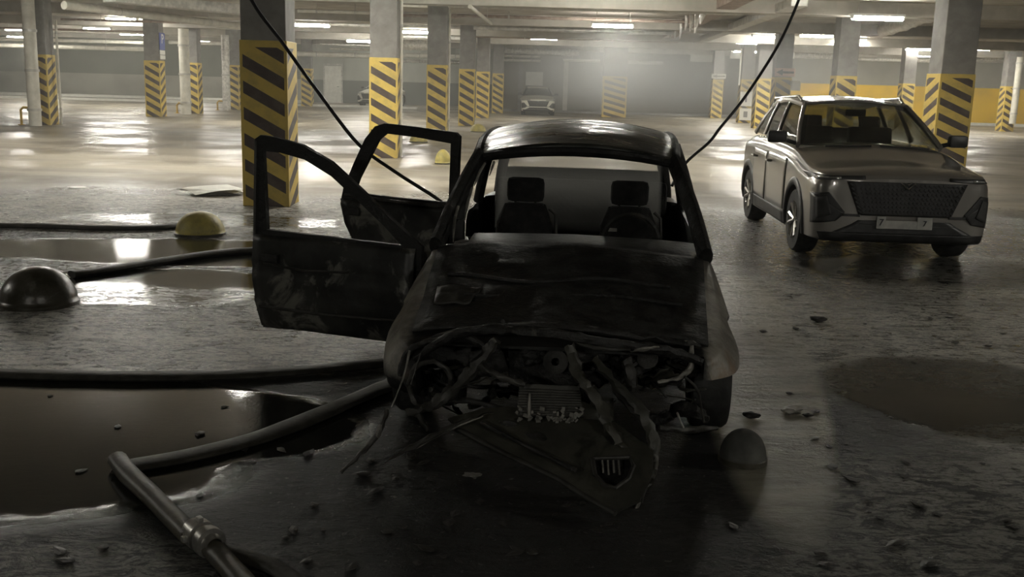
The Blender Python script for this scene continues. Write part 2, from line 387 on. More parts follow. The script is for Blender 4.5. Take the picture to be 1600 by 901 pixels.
# ------------------------------------------------------------------ columns
CW = .60
colb = MB(); colb.box((0, 0, 1.994), (CW, CW, 3.988), bev=.015)
wrap = MB(); wrap.box((0, 0, 1.1), (CW + .03, CW + .03, 2.2), bev=.008)
col0 = empty('striped_column'); colb.build('shaft', M['conc'], col0); wrap.build('hazard_wrap', M['haz'], col0)
GR = 0.0
cols = [  # pixel of the front face's outer corner on the floor, depth, label
    (378, 13.9, 'thick concrete column with black and yellow stripes nearest the open car doors'),
    (578, 23.1, 'striped concrete column standing right behind the opened rear door of the burnt car'),
    (667, 32.0, 'striped concrete column with thin white pipe, third along the row behind the burnt car'),
    (717, 41.0, 'striped concrete column, fourth along the row behind the burnt car'),
    (744, 50.0, 'striped concrete column half hidden, fifth along the row behind the burnt car'),
    (769, 58.5, 'striped concrete column closest to the white parked car, last in its row'),
    (47, 33.0, 'striped concrete column with a thick round drain pipe and yellow guard loop'),
    (228, 41.5, 'striped concrete column carrying the blue parking sign'),
    (289, 45.8, 'striped concrete column behind a round pipe, next past the parking sign column'),
    (355, 52.0, 'striped concrete column half hidden by the thick near column'),
    (471, 62.0, 'small far striped column beside the white door'),
    (941, 57.0, 'wide striped column standing hazy under the bright lamp behind the burnt car'),
    (1089, 69.0, 'farthest small striped column beside the dark garage wall'),
    (1112, 61.0, 'striped column with a white arrow sign, second in the far group'),
    (1156, 53.5, 'striped column with two white notice plates low on its front'),
    (1181, 46.5, 'brightly lit striped column just behind the silver car mirror side'),
    (1209, 39.5, 'striped column with pinkish arrow sign behind the silver car'),
    (1304, 31.5, 'brightly lit white and yellow striped column rising above the silver car roof'),
    (1450, 23.8, 'large striped concrete column right beside the silver car'),
    (1569, 51.5, 'narrow striped column beside a white pipe in front of the yellow wall'),
    (1408, 52.0, 'striped column half hidden between the silver car roof and the large column'),
]
COLP = []
for i, (px, y, lab) in enumerate(cols):
    d = ray(px, 160); x = d.x / d.y * y + CW / 2
    o = col0 if i == 0 else copy_tree(col0)
    sc = 1.0
    if px == 941: sc = 1.9; x = d.x / d.y * y + CW * 1.1
    if px == 1450: x += .32; 
    o.location = (x, y + CW / 2, 0); o.rotation_euler.z = 0
    if px == 941: o.scale = (2.1, 1, 1)
    if px == 1450: o.scale = (1.28, 1.28, 1); o.location.y += .1
    tag(o, lab, 'column', 'striped concrete columns of the car park', 'thing'); COLP.append((x, y))

# signs on the columns
def flat_sign(name, px0, py0, px1, py1, y, m, label, cat_='sign', group=None):
    p, q = at(px0, py0, y), at(px1, py1, y); o = empty(name, ((p.x + q.x) / 2, y, (p.z + q.z) / 2), label=label, cat=cat_, group=group)
    b = MB(); b.box((0, 0, 0), (q.x - p.x, .03, p.z - q.z), bev=.004); b.build('panel', m, o)
    return o, q.x - p.x, p.z - q.z
def text(parent, s, size, mat, loc, rot=(PI / 2, 0, 0), name='lettering'):
    cu = bpy.data.curves.new(name, 'FONT'); cu.body = s; cu.size = size; cu.extrude = .004; cu.align_x = 'CENTER'; cu.align_y = 'CENTER'
    cu.materials.append(mat); to = bpy.data.objects.new(name, cu); C.objects.link(to); bpy.context.view_layer.update()
    me = bpy.data.meshes.new_from_object(to.evaluated_get(bpy.context.evaluated_depsgraph_get())); bpy.data.objects.remove(to)
    o = bpy.data.objects.new(name, me); C.objects.link(o); o.parent = parent; o.location = loc; o.rotation_euler = rot
    return o
def arrow(parent, wd, hh, mat, y=-.02, dirx=-1):
    b = MB(); b.box((.12 * wd, y, 0), (.62 * wd, .008, .26 * hh)); s = dirx
    b.add([(s * .42 * wd, y, 0), (s * .12 * wd, y, .4 * hh), (s * .12 * wd, y, -.4 * hh), (s * .42 * wd, y - .006, 0), (s * .12 * wd, y - .006, .4 * hh), (s * .12 * wd, y - .006, -.4 * hh)], [(0, 1, 2), (3, 5, 4), (0, 3, 4, 1), (1, 4, 5, 2), (2, 5, 3, 0)])
    b.build('arrow', mat, parent)
o, a_, h_ = flat_sign('arrow_sign', 1112, 115, 1134, 123, 60.95, M['signwhite'], 'white sign with a black arrow pointing sideways on the far column'); arrow(o, a_, h_, M['signblack'])
o, a_, h_ = flat_sign('arrow_sign', 1211, 106, 1242, 120, 39.45, M['signpink'], 'pinkish arrow sign on the column behind the silver car'); arrow(o, a_, h_, M['signblack'])
o, a_, h_ = flat_sign('notice_plate', 1157, 143, 1174, 166, 53.45, M['signwhite'], 'upper white notice plate with a dark upright mark on the far column')
b = MB(); b.box((0, -.02, .0), (.09, .01, .32)); b.build('mark', M['signblack'], o)
o, a_, h_ = flat_sign('notice_plate', 1156, 169, 1173, 188, 53.45, M['signwhite'], 'lower white notice plate with a grey square on the far column')
b = MB(); b.box((0, -.02, 0), (.2, .01, .3)); b.build('mark', M['conc'], o)
o, a_, h_ = flat_sign('small_white_box', 1236, 126, 1250, 142, 39.48, M['signwhite'], 'small white box sticking out beside the pinkish arrow sign column', 'box')
b = MB(); b.box((0, -.03, 0), (a_ * .8, .03, h_ * .8), bev=.005); b.build('cover', M['signwhite'], o)
# blue parking sign on the side face of its column
cx_, cy_ = COLP[7]
o = empty('parking_sign', (cx_ + CW / 2 + .04, cy_ + CW / 2, 0), label='blue parking sign with white letter P on the striped column', cat='sign')
zt, zb_ = at(258, 51, cy_).z, at(258, 78, cy_).z
b = MB(); b.box((0, 0, (zt + zb_) / 2), (.03, .58, zt - zb_), bev=.004); b.build('panel', M['signblue'], o)
text(o, 'P', .52, M['signwhite'], (.02, 0, (zt + zb_) / 2 + .08), (PI / 2, 0, PI / 2))
z2 = at(258, 86, cy_).z; z3 = at(258, 93, cy_).z
b = MB(); b.box((0, 0, (zb_ + z2) / 2), (.028, .56, (zb_ - z2) * .85), bev=.004); b.build('plate', M['signwhite'], o)
b = MB(); b.box((0, 0, (z2 + z3) / 2), (.028, .56, (z2 - z3) * .9), bev=.004); b.build('plate', M['signwhite'], o)

# upright pipes beside the columns
def upipe(px0, px1, y, z0, z1, m, label, name='drain_pipe', r=None):
    a = ray(px0, 150); c = ray(px1, 150); xa, xb = a.x / a.y * y, c.x / c.y * y; r = (xb - xa) / 2; x = (xa + xb) / 2
    o = empty(name, (x, y, 0), label=label, cat='pipe'); b = MB()
    b.tube([(0, 0, z0), (0, 0, z1)], r, 16); b.build('pipe_run', m, o, True)
    zz = z0 + .5
    while zz < z1:
        b = MB(); b.lathe([(r * 1.0, zz - .04), (r * 1.15, zz - .04), (r * 1.15, zz + .04), (r, zz + .04)], 16); b.build('clamp', M['galv'], o, True); zz += 1.2
upipe(43, 62, 32.4, 0, 4.0, M['whitepipe'], 'thick pale drain pipe in front of the column with the yellow guard loop')
upipe(92, 95.5, 33.5, 0, 3.3, M['whitepipe'], 'thin white upright pipe at the edge of the drain pipe column')
upipe(282, 298, 45.0, 0, 3.6, M['whitepipe'], 'pale drain pipe in front of the column past the parking sign')
upipe(348, 360, 51, 0, 3.6, M['foil'], 'bright lagged upright pipe beside the half hidden column')
upipe(624, 629, 23.5, 0, 4.0, M['whitepipe'], 'white upright pipe on the side of the column behind the opened rear door')
upipe(699, 703, 32.5, 0, 4.0, M['whitepipe'], 'white upright pipe on the side of the third column in the row')
upipe(1582, 1592, 51, .4, 3.6, M['whitepipe'], 'white upright pipe beside the narrow column by the yellow wall')
upipe(1152, 1155, 53.2, 1.9, 3.7, M['whitepipe'], 'thin white pipe above the two notice plates')

# yellow guard loops
def guard(px0, px1, pyb, h, label):
    p, q = fl(px0, pyb), fl(px1, pyb); q.y = p.y
    o = empty('guard_rail', ((p.x + q.x) / 2, p.y, 0), label=label, cat='guard rail', group='yellow guard rails at column feet'); L = (q.x - p.x) / 2
    b = MB(); b.tube([(-L, 0, 0), (-L, 0, h - .08), (-L + .08, 0, h), (L - .08, 0, h), (L, 0, h - .08), (L, 0, 0)], .04, 8); b.build('hoop', M['yellowsteel'], o, True)
    b = MB(); b.box((-L, 0, .01), (.16, .16, .02)); b.box((L, 0, .01), (.16, .16, .02)); b.build('foot_plate', M['yellowsteel'], o)
guard(34, 64, 195, .55, 'yellow tube guard hoop at the foot of the thick drain pipe')
guard(277, 300, 177, .45, 'yellow tube guard hoop at the foot of the pipe past the parking sign')
guard(340, 362, 172, .45, 'yellow tube guard hoop half hidden behind the thick near column')

# ------------------------------------------------------------------ ceiling services
def srun(name, a, c, y0, y1, r, m, label, group=None, kindm='round', hang=True, catg='pipe'):
    p = at(*a, y0); q = at(*c, y1); o = empty(name, tuple((p + q) / 2), label=label, cat=catg, group=group); mid = (p + q) / 2
    p = p - mid; q = q - mid; b = MB(); d = (q - p)
    n = max(2, int(d.length / 1.0))
    if kindm == 'round': b.tube([p + d * i / n for i in range(n + 1)], r, 12)
    elif kindm == 'lag': b.tube([p + d * i / (n * 3) for i in range(n * 3 + 1)], [r * random.uniform(.8, 1.15) for i in range(n * 3 + 1)], 10)
    else:
        ang = math.atan2(d.y, d.x); R = Matrix.Rotation(ang, 3, 'Z'); b.box((0, 0, 0), (math.hypot(d.x, d.y), r * 2.2, r * 1.2), R, bev=.02)
    b.build('pipe_run' if kindm != 'duct' else 'duct_run', m, o, kindm != 'duct')
    if hang and d.length > 2:
        b = MB(); k = max(2, int(d.length / 3.5))
        for i in range(k):
            h = p + d * (i + .5) / k; b.tube([h, (h.x, h.y, max(h.z + .1, 4.02 - mid.z))], .012, 6)
            if kindm == 'round': b.lathe([(r * 1.12, -.03), (r * 1.12, .03)], 12, 'x', h) if abs(d.y) < abs(d.x) else b.lathe([(r * 1.12, -.03), (r * 1.12, .03)], 12, 'y', h)
        b.build('hanger', M['galv'], o)
G1 = 'pipes running crosswise under the ceiling'
def wide(px0, px1, py, y, r, m, label, kindm='round'):
    py1 = py + (px1 - px0) * .0275
    srun('ceiling_pipe' if kindm != 'duct' else 'ceiling_duct', (px0, py), (px1, py1), y, y, r, m, label, G1, kindm)
wide(-20, 228, 70, 60, .12, M['whitepipe'], 'thick white pipe low over the far end between drain pipe and parking sign columns')
wide(-20, 228, 60, 57, .09, M['whitepipe'], 'white pipe just above the lowest one between drain pipe and parking sign columns')
wide(-20, 228, 43, 48, .05, M['brownpipe'], 'thin brown pipe between drain pipe column and parking sign')
wide(95, 345, 30, 40, .04, M['brownpipe'], 'thin brown pipe passing behind the parking sign column top')
wide(264, 376, 53, 55, .10, M['foil'], 'lagged pipe between the parking sign and the thick near column')
wide(264, 376, 66, 60, .10, M['whitepipe'], 'white pipe low behind the column past the parking sign')
wide(264, 376, 38, 50, .08, M['galv'], 'grey pipe high behind the column past the parking sign')
wide(465, 585, 84, 60.5, .14, M['whitepipe'], 'white pipe over the white door')
wide(465, 585, 17, 31, .05, M['whitepipe'], 'thin white pipe high between the two nearest columns of the row')
wide(465, 585, 37, 42, .07, M['galv'], 'grey pipe behind the lamp between the two nearest columns of the row')
wide(500, 585, 69, 55, .05, M['galv'], 'thin grey pipe with fittings above the white door pipe')
wide(515, 585, 76, 60, .06, M['whitepipe'], 'thin white pipe just above the white door pipe')
wide(628, 668, 70, 50, .26, M['foil'], 'thick bright lagged duct between second and third columns of the row', 'lag')
wide(628, 668, 9, 26, .03, M['whitepipe'], 'topmost thin white pipe between second and third columns of the row')
wide(628, 720, 24, 34.5, .05, M['brownpipe'], 'brown pipe between second and third columns of the row')
wide(628, 720, 40, 42, .07, M['galv'], 'grey pipe between second and third columns of the row')
wide(628, 720, 57, 46, .08, M['galv'], 'grey pipe above the thick bright duct')
wide(628, 740, 86, 60, .12, M['whitepipe'], 'white pipe below the thick bright duct')
wide(628, 740, 95, 64, .10, M['foil'], 'lowest lagged pipe behind the third column of the row')
wide(787, 905, 79, 60, .20, M['foil'], 'thick lagged pipe over the white parked car', 'lag')
wide(787, 845, 87, 62, .07, M['whitepipe'], 'thin white pipe just under the thick lagged pipe')
wide(787, 845, 94, 63, .07, M['whitepipe'], 'lowest thin white pipe over the white parked car')
wide(880, 938, 94, 63, .08, M['whitepipe'], 'white pipe ending at the wide hazy column')
wide(976, 1036, 97, 63, .10, M['foil'], 'pale pipe past the wide hazy column over the garage wall')
wide(700, 1160, 8, 28, .06, M['galv'], 'nearest grey pipe across the top over the burnt car')
wide(700, 1080, 24, 34.5, .05, M['brownpipe'], 'brown pipe across the hall over the burnt car')
wide(740, 1060, 43, 39, .08, M['galv'], 'grey pipe across the hall just behind the bright central lamp')
wide(740, 1060, 56, 48, .07, M['brownpipe'], 'brown pipe across the hall farther behind the central lamp')
wide(1060, 1240, 32, 38, .06, M['galv'], 'grey pipe crossing behind the hanging cable')
wide(1060, 1215, 52, 46, .06, M['whitepipe'], 'white pipe crossing over the far column group')
wide(1243, 1304, 44, 44, .10, M['galv'], 'grey pipe between two columns above the silver car')
wide(1240, 1306, 63, 48, .24, M['foil'], 'thick crumpled foil duct above the silver car', 'lag')
wide(1240, 1306, 86, 56, .18, M['foil'], 'lower crumpled foil duct above the silver car', 'lag')
wide(1340, 1460, 92, 56, .10, M['foil'], 'lagged pipe above the yellow wall beside the large column', 'lag')
wide(1340, 1460, 58, 46, .08, M['galv'], 'grey pipe above the silver car roof towards the large column')
wide(1516, 1610, 92, 58, .10, M['foil'], 'lagged pipe above the yellow wall past the large column', 'lag')
wide(1516, 1610, 22, 34, .08, M['whitepipe'], 'white pipe past the large column, topmost')
wide(1516, 1610, 38, 40, .07, M['galv'], 'grey pipe past the large column, second from top')
wide(1516, 1610, 76, 53.5, .08, M['brownpipe'], 'brown pipe past the large column')
wide(1240, 1470, 10, 31, .07, M['whitepipe'], 'white pipe across the top above the silver car')
srun('ceiling_pipe', (100, 8), (385, 42), 27, 34, .11, M['whitepipe'], 'big pale pipe running slantwise from the drain pipe column to the thick near column')
srun('ceiling_duct', (170, -12), (385, 22), 26, 30, .22, M['galv'], 'wide grey duct above the big slanting pipe', kindm='duct', catg='duct')
srun('ceiling_duct', (1365, 52), (1470, 17), 38, 28, .22, M['foil'], 'crumpled foil duct running slantwise to the large column', kindm='lag', catg='duct')
srun('ceiling_pipe', (734, 10), (768, 37), 26, 36, .05, M['whitepipe'], 'short white pipe running slantwise near the fourth column')
srun('cable_tray', (1045, 52), (1165, -6), 44, 24, .22, M['brownpipe'], 'brown cable tray running lengthwise towards the hanging cable', kindm='duct', catg='cable tray')
srun('cable_tray', (1090, 66), (1250, 0), 48, 25, .18, M['galv'], 'grey cable tray beside the brown one', kindm='duct', catg='cable tray')
for i in range(7):
    p = at(1048 + i * 8, 40 - i * 5, 40 - i * 2)
    b = MB(); b.tube([(0, 0, .1), (.05, 0, -.2), (0, .03, -.45 - .1 * (i % 3))], [.05, .09, .02], 6)
    o = b.build('foil_scrap', M['foil'], loc=p); tag(o, 'scrap of foil lagging hanging from the brown cable tray', 'foil scrap', 'foil scraps hanging from the cable tray')

# ------------------------------------------------------------------ fluorescent lamps
def lamp_proto():
    o = empty('fluorescent_lamp'); b = MB(); b.box((0, 0, .065), (1.34, .26, .06), bev=.01); b.build('housing', M['lampbody'], o)
    b = MB()
    for y in (-.055, .055): b.tube([(-.62, y, -.015), (.62, y, -.015)], .05, 10)
    b.build('tube_light', M['tube'], o, True)
    for x in (-.64, .64):
        b = MB(); b.box((x, 0, .0), (.04, .2, .07)); b.build('end_cap', M['lampbody'], o)
    return o
L0 = lamp_proto(); LP = children(L0)
def copy_lamp():
    c = L0.copy(); C.objects.link(c)
    for ch in LP: d = ch.copy(); C.objects.link(d); d.parent = c
    return c
def hang_lamp(o, z):
    for x in (-.5, .5):
        b = MB(); b.tube([(x, 0, .085), (x, 0, 4.005 - z)], .008, 6); b.build('suspension_rod', M['galv'], o)
lamps = [  # px, py, depth, label
    (957, 40, 33, 'bright fluorescent lamp straight above the burnt car roof, wrapped in hazy glow'),
    (1371, 28, 27, 'fluorescent lamp above the silver car roof'),
    (487, 39, 38, 'fluorescent lamp just past the thick near column'),
    (190, 28, 44, 'fluorescent lamp highest of three beside the parking sign column'),
    (152, 45, 50, 'fluorescent lamp lowest of three, nearer the drain pipe column'),
    (207, 53, 55, 'fluorescent lamp partly hidden by the parking sign column'),
    (30, 46, 50, 'fluorescent lamp peeping past the thick drain pipe'),
    (30, 58, 58, 'farther fluorescent lamp peeping past the thick drain pipe'),
    (362, 21, 38, 'fluorescent lamp touching the top of the thick near column'),
    (1277, 46, 42, 'fluorescent lamp over the foil duct above the silver car'),
    (1436, 70, 52, 'far fluorescent lamp over the yellow wall beside the large column'),
    (1527, 67, 50, 'fluorescent lamp just past the large column'),
    (1598, 55, 46, 'fluorescent lamp at the frame edge past the large column'),
    (1172, 64, 50, 'small far fluorescent lamp above the notice plate column'),
    (1143, 74, 57, 'tiny far fluorescent lamp beside the notice plate column'),
    (562, 64, 52, 'far fluorescent lamp beside the second column of the row'),
    (650, 50, 44, 'fluorescent lamp between second and third columns of the row'),
    (1200, 56, 44, 'fluorescent lamp over the brightly lit far column'),
    (1330, 60, 45, 'fluorescent lamp behind the bright column above the silver car'),
    (850, 60, 50, 'far fluorescent lamp above the white parked car'),
    # out of the frame but mirrored by the wet floor
    (150, -34, 21, 'fluorescent lamp over the wet floor beside the dark dome bollard'),
    (400, -40, 20, 'fluorescent lamp over the foam patch near the thick column'),
    (690, -60, 17.5, 'fluorescent lamp over the aisle behind the burnt car'),
    (960, -20, 24, 'fluorescent lamp over the aisle beyond the burnt car roof'),
    (1260, -45, 22, 'fluorescent lamp over the aisle beyond the silver car'),
    (-150, -10, 24, 'fluorescent lamp out over the far aisle'),
]
behind = [(-4.5, -7.0, 3.7, 'fluorescent lamp over the aisle behind the viewer, on the hose side'), (5.0, -6.0, 3.7, 'fluorescent lamp over the aisle behind the viewer, towards the silver car'), (9.8, 5.5, 3.7, 'added fluorescent lamp out of view, brightening the floor before the silver car'), (-12.5, 9.0, 3.7, 'fluorescent lamp over the bays beyond the dome bollards'), (-30, 66, 3.75, 'added fluorescent lamp brightening the far pale wall'), (-20, 66, 3.75, 'added fluorescent lamp brightening the far wall beside the drain pipe column'), (-8.5, 66, 3.75, 'added fluorescent lamp brightening the wall with the white door'), (22, 57, 3.75, 'added fluorescent lamp brightening the yellow wall behind the silver car'), (31, 56, 3.75, 'added fluorescent lamp brightening the yellow wall past the large column'), (12.5, 58, 3.75, 'added fluorescent lamp brightening the far column group')]  # far lamps and the one past the silver car are added for brightness
for i, (px, py, y, lab) in enumerate(lamps):
    d = ray(px, py); x = d.x / d.y * y; o = L0 if i == 0 else copy_lamp()
    z = min(at(px, py, y).z, 3.88)
    o.location = (x, y, z); tag(o, lab, 'lamp', 'fluorescent ceiling lamps'); hang_lamp(o, z)
for x, y, z, lab in behind:
    o = copy_lamp(); o.location = (x, y, z); tag(o, lab, 'lamp', 'fluorescent ceiling lamps'); hang_lamp(o, z)

# ------------------------------------------------------------------ car building helpers
def loft(stations, ny=6, nm=4):
    """stations: (y, w, zb, zs, we, ze, zc) -> closed body mesh in car space"""
    st = cat(stations, ny); rows = []
    for (y, w_, zb, zs, we, ze, zc) in st:
        half = [(0, zb), (w_ * .6, zb), (w_ * .93, zb + .01), (w_ * .985, zb + .07), (w_, (zb + zs) / 2), (w_ * .99, zs - .02), (w_ * .5 + we * .5, zs * .45 + ze * .55), (we, ze), (we * .6, ze * .35 + zc * .65), (0, zc)]
        h = cat(half, nm); full = [(x, z) for x, z in h] + [(-x, z) for x, z in h[-2:0:-1]]
        rows.append([(x, y, z) for x, z in full])
    b = MB(); n = len(rows[0]); vs = [p for r in rows for p in r]; m = len(rows)
    fs = [(i * n + k, i * n + (k + 1) % n, (i + 1) * n + (k + 1) % n, (i + 1) * n + k) for i in range(m - 1) for k in range(n)]
    def cap(ring, cp):
        o = len(vs); vs.append(cp); fs.extend([(ring[k], ring[(k + 1) % n], o) for k in range(n)])
    def cen(r): return tuple(sum(p[i] for p in r) / len(r) for i in range(3))
    cap([k for k in range(n)], cen(rows[0])); cap([(m - 1) * n + k for k in range(n)], cen(rows[-1]))
    b.add(vs, fs); return b
def disc(b, r, x0, x1, y, z, n=36):
    vs = [(x, y + r * math.cos(2 * PI * k / n), z + r * math.sin(2 * PI * k / n)) for x in (x0, x1) for k in range(n)]
    b.add(vs, [(k, (k + 1) % n, n + (k + 1) % n, n + k) for k in range(n)] + [tuple(range(n))[::-1], tuple(n + k for k in range(n))])
def mesh_vol(me):
    bm = bmesh.new(); bm.from_mesh(me); v = abs(bm.calc_volume()); bm.free(); return v
def bake_bool(obj, cutters):
    """cut each cutter out of the mesh; a result is taken only when its volume really shrank"""
    for n_c, cb in enumerate(cutters):
        v0 = mesh_vol(obj.data); ok = False
        for attempt in range(9):
            c = cb.build('cutter', M['black'], obj.parent); k = attempt * .0023
            c.location = (k, k * 1.3, k * .7); c.rotation_euler = (k * .3, k * .2, k * .5); vc = mesh_vol(c.data)
            md = obj.modifiers.new('b', 'BOOLEAN'); md.operation = 'DIFFERENCE'; md.object = c; md.solver = 'EXACT' if attempt % 3 < 2 else 'FAST'
            bpy.context.view_layer.update(); dg = bpy.context.evaluated_depsgraph_get()
            me = bpy.data.meshes.new_from_object(obj.evaluated_get(dg)); obj.modifiers.clear(); bpy.data.objects.remove(c)
            v1 = mesh_vol(me) if len(me.vertices) > 500 else 0
            if v1 > v0 - vc * 1.02 - .01 and v1 < v0 - 1e-4 and v1 > 0: obj.data = me; ok = True; break
        if not ok: print('boolean failed', n_c)
    return obj
def bvh_of(b):
    return BVHTree.FromPolygons([Vector(v) for v in b.v], [f for f in b.f])
def conform(bv, quads, d, off=.006, n=10, org=3.0):
    """quads in the plane across direction d, cast on to the body; returns MB"""
    out = MB(); d = Vector(d)
    for q in quads:
        rows = []
        for i in range(n + 1):
            r = []
            for j in range(n + 1):
                u, v = i / n, j / n; a = lerp(q[0], q[1], u); c = lerp(q[3], q[2], u); p = lerp(a, c, v)
                if abs(d.y) > .5: s = Vector((p[0], -d.y * org, p[1]))
                elif abs(d.x) > .5: s = Vector((-d.x * org, p[0], p[1]))
                else: s = Vector((p[0], p[1], -d.z * org))
                h = bv.ray_cast(s, d)[0]
                if h is None: h = bv.find_nearest(s + d * (org - .6))[0]
                r.append(h - d * off)
            rows.append(r)
        out.grid(rows)
    return out
def lathe_wheel(parent, x, y, r, wdt, side, rimmat, flat=False, alloy=True):
    """one wheel part with tyre and rim sub-part; side=+1 outer face towards +x"""
    o = bpy.data.objects.new('wheel', None); C.objects.link(o); o.parent = parent; o.location = (x, y, r)
    b = MB(); R = r
    prof = [(R * .62, -wdt * .5), (R * .93, -wdt * .5), (R * .99, -wdt * .4), (R, -wdt * .25), (R * 1.0, wdt * .25), (R * .99, wdt * .4), (R * .93, wdt * .5), (R * .62, wdt * .5), (R * .6, 0), (R * .62, -wdt * .5)]
    b.lathe(prof, 36, 'x'); b.build('tyre', M['rubber'], o, True)
    b = MB(); f = side * wdt * .5
    b.lathe([(R * .62, f * .98), (R * .65, f * 1.0), (R * .60, f * .9), (R * .58, f * .2), (.02, f * .2)], 36, 'x')
    if alloy:
        for k in range(5):
            for dk in (-.13, .13):
                a = 2 * PI * k / 5 + dk; a2 = 2 * PI * k / 5 + dk * 2.1
                p = [(f * .75, math.cos(a) * R * .12, math.sin(a) * R * .12), (f * .9, math.cos(a2) * R * .6, math.sin(a2) * R * .6)]
                b.tube(p, [.02, .028], 6)
        b.lathe([(.001, f * .85), (R * .14, f * .82), (R * .16, f * .6)], 16, 'x')
    b.build('rim', rimmat, o, True)
    return o

def greenhouse(parent, Bn, Tn, paint, glassm, roofmat=None, glasses=True, pil=.045, bowf=.10, crown=.05, roofname='roof', pillar_mat=None):
    """Bn / Tn: nodes (x,y,z) at belt and roof rail from the front pillar to the rear one"""
    pm_ = pillar_mat or paint
    for s in (-1, 1):
        for i, (p, q) in enumerate(zip(Bn, Tn)):
            P = [(s * (p[0] + (q[0] - p[0]) * t + .015 * math.sin(PI * t)), p[1] + (q[1] - p[1]) * t, p[2] + (q[2] - p[2]) * t) for t in [k / 6 for k in range(7)]]
            b = MB(); b.tube(P, pil if i in (0, len(Bn) - 1) else pil * .9, 10, .55, upv=(1, 0, 0)); b.build('pillar', pm_, parent, True)
        rail = [(s * x, y, z) for x, y, z in cat(Tn, 6)]; b = MB(); b.tube(rail, .035, 8); b.build('roof_rail', pm_, parent, True)
        if glasses:
            for i in range(len(Bn) - 1):
                b = MB(); rows = []
                for k in range(5):
                    t = k / 4; a = lerp(Bn[i], Tn[i], t); c = lerp(Bn[i + 1], Tn[i + 1], t)
                    rows.append([(s * (lerp(a, c, j / 6)[0] + .015 * math.sin(PI * t)), *lerp(a, c, j / 6)[1:]) for j in range(7)])
                b.grid(rows); b.build('side_window', glassm, parent, True, thick=.004)
    T = cat(Tn, 6); rows = []; n = 14; L = len(T) - 1
    for i, (x, y, z) in enumerate(T):
        bow = -bowf * max(0, 1 - i / (L * .35)) + bowf * .6 * max(0, 1 - (L - i) / (L * .35))
        rows.append([(x * (2 * j / n - 1), y + bow * (1 - (2 * j / n - 1) ** 2), z + crown * (1 - (2 * j / n - 1) ** 2) + .008) for j in range(n + 1)])
    b = MB(); b.grid(rows); b.build(roofname, roofmat or paint, parent, 'all', thick=.025)
    def screen(p, q, bf, bt, nm, inset=0.0):
        rows = []
        for k in range(7):
            t = inset + (1 - 2 * inset) * k / 6; a = lerp(p, q, t); bw = bf + (bt - bf) * t
            rows.append([(a[0] * u * (1 - inset), a[1] + bw * (1 - u * u), a[2] + (crown * t) * (1 - u * u)) for u in [2 * j / 12 - 1 for j in range(13)]])
        b = MB(); b.grid(rows); return b.build(nm, glassm, parent, True, thick=.005)
    if glasses:
        screen(Bn[0], Tn[0], -bowf * 1.5, -bowf, 'windscreen'); screen(Bn[-1], Tn[-1], bowf * .7, bowf * .6, 'rear_window')
    return rows

